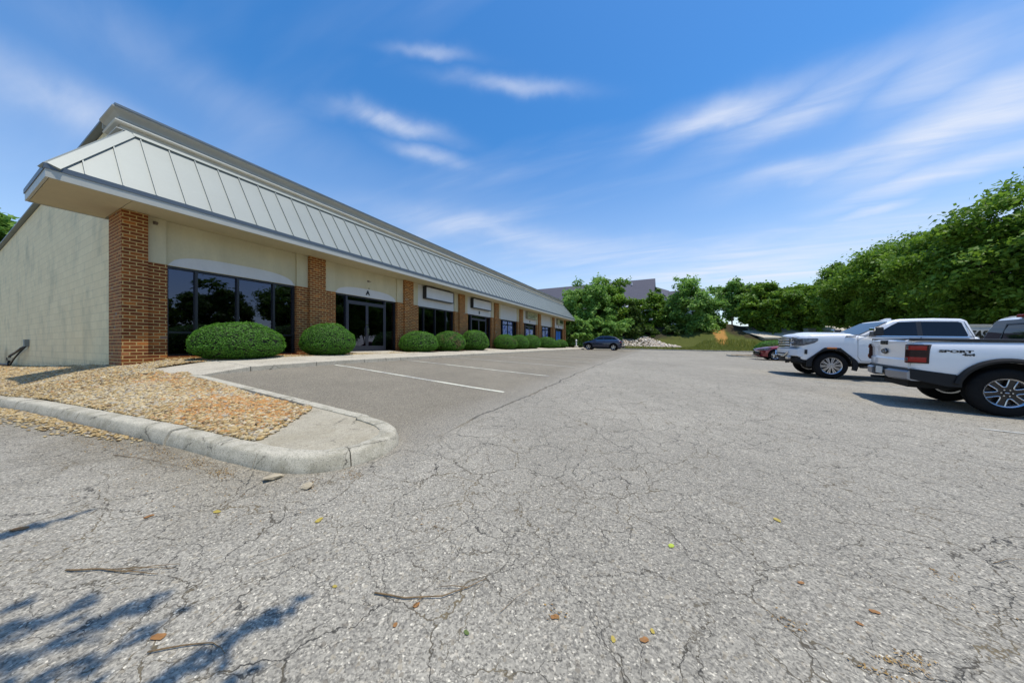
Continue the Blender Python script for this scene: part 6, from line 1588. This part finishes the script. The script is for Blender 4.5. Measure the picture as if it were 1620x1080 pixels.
    for x in (0, 3.27):
        make_wheel(e, (x, -.80, R), R, .24, .26, 'pocket'); make_wheel(e, (x, .80, R), R, .24, .26, 'pocket', flip=True)
        MB().tube([(x, -.7, R), (x, .7, R)], .06, 8).build('axle', M['under'], e)
    tag(e, 'nearest white pickup seen from behind with black cladding and SPORT 4x4 decal', 'pickup')
mid_pickup()

# ---- smaller cars
def small_car(name, label, cat, x, y, yaw, L, w, prof, roof, paint, R, rimr, xfa, xra, front_details=False):
    e = empty(name); e.matrix_world = ground_frame(x, y, yaw, -1.0, 1.5)
    st = [(a, ww, zb, zt) for (a, ww, zb, zt) in prof]
    ss = sorted(st)
    def W_(z, xx=0): return float(np.interp(xx, [s[0] for s in ss], [s[1] for s in ss]))
    xf, xr = ss[-1][0], ss[0][0]
    loft_body('body', st, e, paint, front_k=.28, xf=xf, rear_k=.16, xr=xr, arches=(xfa, xra), rarch=R + .06, zarch=R + .03, crown=.03)
    z0 = min(p[1] for p in roof); z1 = max(p[1] for p in roof)
    cab, CW = cabin(e, roof, z0, z1, w - .07, w - .26, paint, bevel=.05)
    tag(e, label, cat); return e, W_, CW
navy = small_car('parked_suv', 'dark navy hatchback suv parked nose in at the far end of the shop', 'suv', -6.32, 36.0, pi, 4.7, .92,
    [(2.33, .72, .35, .72), (2.25, .82, .28, .80), (2.0, .90, .25, .90), (1.3, .92, .25, 1.02), (.95, .92, .25, 1.06), (-1.7, .92, .26, 1.10), (-2.1, .90, .30, 1.08), (-2.3, .84, .36, 1.0), (-2.35, .78, .42, .95)],
    [(1.15, 1.03), (.35, 1.52), (-.1, 1.61), (-.9, 1.60), (-1.45, 1.50), (-2.18, 1.07)], M['navy_paint'], .36, .23, 1.42, -1.32)
e, W_, CW = navy
for s in (-1, 1):
    side_plate(e, 'side_window', [(.78, 1.12), (.30, 1.44), (-.18, 1.50), (-.18, 1.12)], CW, M['car_glass'], s, .002)
    side_plate(e, 'side_window', [(-.26, 1.12), (-.26, 1.50), (-.85, 1.50), (-1.12, 1.46), (-1.12, 1.14)], CW, M['car_glass'], s, .002)
    side_plate(e, 'side_window', [(-1.18, 1.15), (-1.18, 1.45), (-1.40, 1.40), (-1.72, 1.20)], CW, M['car_glass'], s, .002)
    side_plate(e, 'window_trim', [(.85, 1.085), (.80, 1.115), (-1.78, 1.16), (-1.80, 1.13)], CW, M['chrome'], s, .006)
    flare(e, 1.42, .39, .42, .475, W_, s, M['dark_trim'], th=.02); flare(e, -1.32, .39, .42, .475, W_, s, M['dark_trim'], th=.02)
    side_plate(e, 'sill_cladding', [(-.88, .26), (-.88, .40), (.96, .40), (.96, .26)], lambda z: .92, M['dark_trim'], s, .01, th=.04)
    side_plate(e, 'headlight', [(1.92, .70), (1.90, .80), (2.12, .79), (2.14, .71)], lambda z: .885, M['clear_lens'], s, .01)
    side_plate(e, 'tail_light', [(-2.02, .86), (-1.92, .98), (-2.18, 1.0), (-2.2, .88)], lambda z: .885, M['red_lens'], s, .012)
    MB().box(.62, .78, s * .90, s * 1.06, 1.04, 1.17).build('mirror', M['navy_paint'], e, bevel=.03)
    gap_loop(e, 'door_seam', [(.80, 1.05), (.90, .5), (-.18, .42), (-.22, 1.08)], W_, s); gap_loop(e, 'door_seam', [(-.26, 1.08), (-.22, .42), (-.85, .45), (-1.02, .95), (-1.15, 1.1)], W_, s)
end_plate(e, 'windshield', [(1.10, -.78, 1.07), (1.10, .78, 1.07), (.38, .66, 1.50), (.38, -.66, 1.50)], M['car_glass']); e.children[-1].location = (.012, 0, .016)
end_plate(e, 'rear_window', [(-2.10, .66, 1.13), (-2.10, -.66, 1.13), (-1.50, -.60, 1.475), (-1.50, .60, 1.475)], M['car_glass']); e.children[-1].location = (-.012, 0, .016)
MB().box(-2.39, -2.30, -.28, .28, .62, .78).build('licence_plate', M['plate'], e, bevel=.01)
MB().box(-2.40, -2.1, -.75, .75, .34, .48).build('rear_bumper', M['dark_trim'], e, bevel=.05)
MB().box(-1.9, 2.0, -.6, .6, .18, .3).build('underbody', M['under'], e)
for x in (1.42, -1.32): make_wheel(e, (x, .80, .36), .36, .235, .23, 'five', flip=True); make_wheel(e, (x, -.80, .36), .36, .235, .23, 'five')

red = small_car('parked_sedan', 'dark red low car half hidden behind the front of the big white pickup', 'car', 7.75, 26.05, pi, 4.6, .90,
    [(2.24, .60, .30, .60), (2.16, .72, .24, .68), (2.0, .82, .22, .76), (1.6, .88, .20, .86), (.95, .90, .20, .96), (-1.8, .90, .22, 1.0), (-2.2, .84, .28, .98), (-2.35, .74, .34, .90)],
    [(1.05, .93), (.15, 1.36), (-.2, 1.43), (-.8, 1.42), (-1.2, 1.34), (-1.95, .98)], M['red_paint'], .33, .22, 1.29, -1.38)
e, W_, CW = red
for s in (-1, 1):
    side_plate(e, 'side_window', [(.72, 1.0), (.12, 1.30), (-.22, 1.34), (-.22, 1.0)], CW, M['car_glass'], s, .002)
    side_plate(e, 'side_window', [(-.30, 1.0), (-.30, 1.34), (-.80, 1.33), (-1.15, 1.26), (-1.5, 1.04)], CW, M['car_glass'], s, .002)
    P = []
    for (x, y, z0, z1) in ((2.17, .52, .60, .66), (2.10, .66, .62, .71), (1.95, .80, .64, .76), (1.75, .865, .68, .80), (1.55, .89, .76, .83)): P.append([(x + .006, s * (y + .006), z0), (x, s * (y - .005), z1), (x - .05, s * (y - .05), z1), (x - .05, s * (y - .05), z0)])
    mb = MB().grid(P, closed=True); mb.build('headlight', M['clear_lens'], e, smooth=50)
    MB().box(.62, .78, s * .88, s * 1.04, .94, 1.06).build('mirror', M['red_paint'], e, bevel=.03)
P = []
for y in np.linspace(-.55, .55, 9): xx = 2.24 - .28 * (abs(y) / .62) ** 2.2 * .8 + .012; P.append([(xx - .05, y, .30), (xx, y, .34), (xx, y, .52), (xx - .03, y, .56)])
MB().grid(P).build('grille', M['dark_rim'], e, smooth=50)
lp = [(2.24 - .28 * (abs(y) / .62) ** 2.2 * .8 + .02, y, .57) for y in np.linspace(-.4, .4, 9)]; MB().tube(lp, .014, 6).build('grille_bar', M['chrome'], e, smooth=60)
end_plate(e, 'windshield', [(1.0, -.78, .965), (1.0, .78, .965), (.18, .64, 1.34), (.18, -.64, 1.34)], M['car_glass']); e.children[-1].location = (.012, 0, .018)
end_plate(e, 'rear_window', [(-1.88, .66, 1.03), (-1.88, -.66, 1.03), (-1.24, -.60, 1.32), (-1.24, .60, 1.32)], M['car_glass']); e.children[-1].location = (-.012, 0, .018)
MB().box(-1.9, 1.9, -.6, .6, .15, .28).build('underbody', M['under'], e)
for x in (1.29, -1.38): make_wheel(e, (x, .78, .33), .33, .22, .22, 'five', flip=True); make_wheel(e, (x, -.78, .33), .33, .22, .22, 'five')
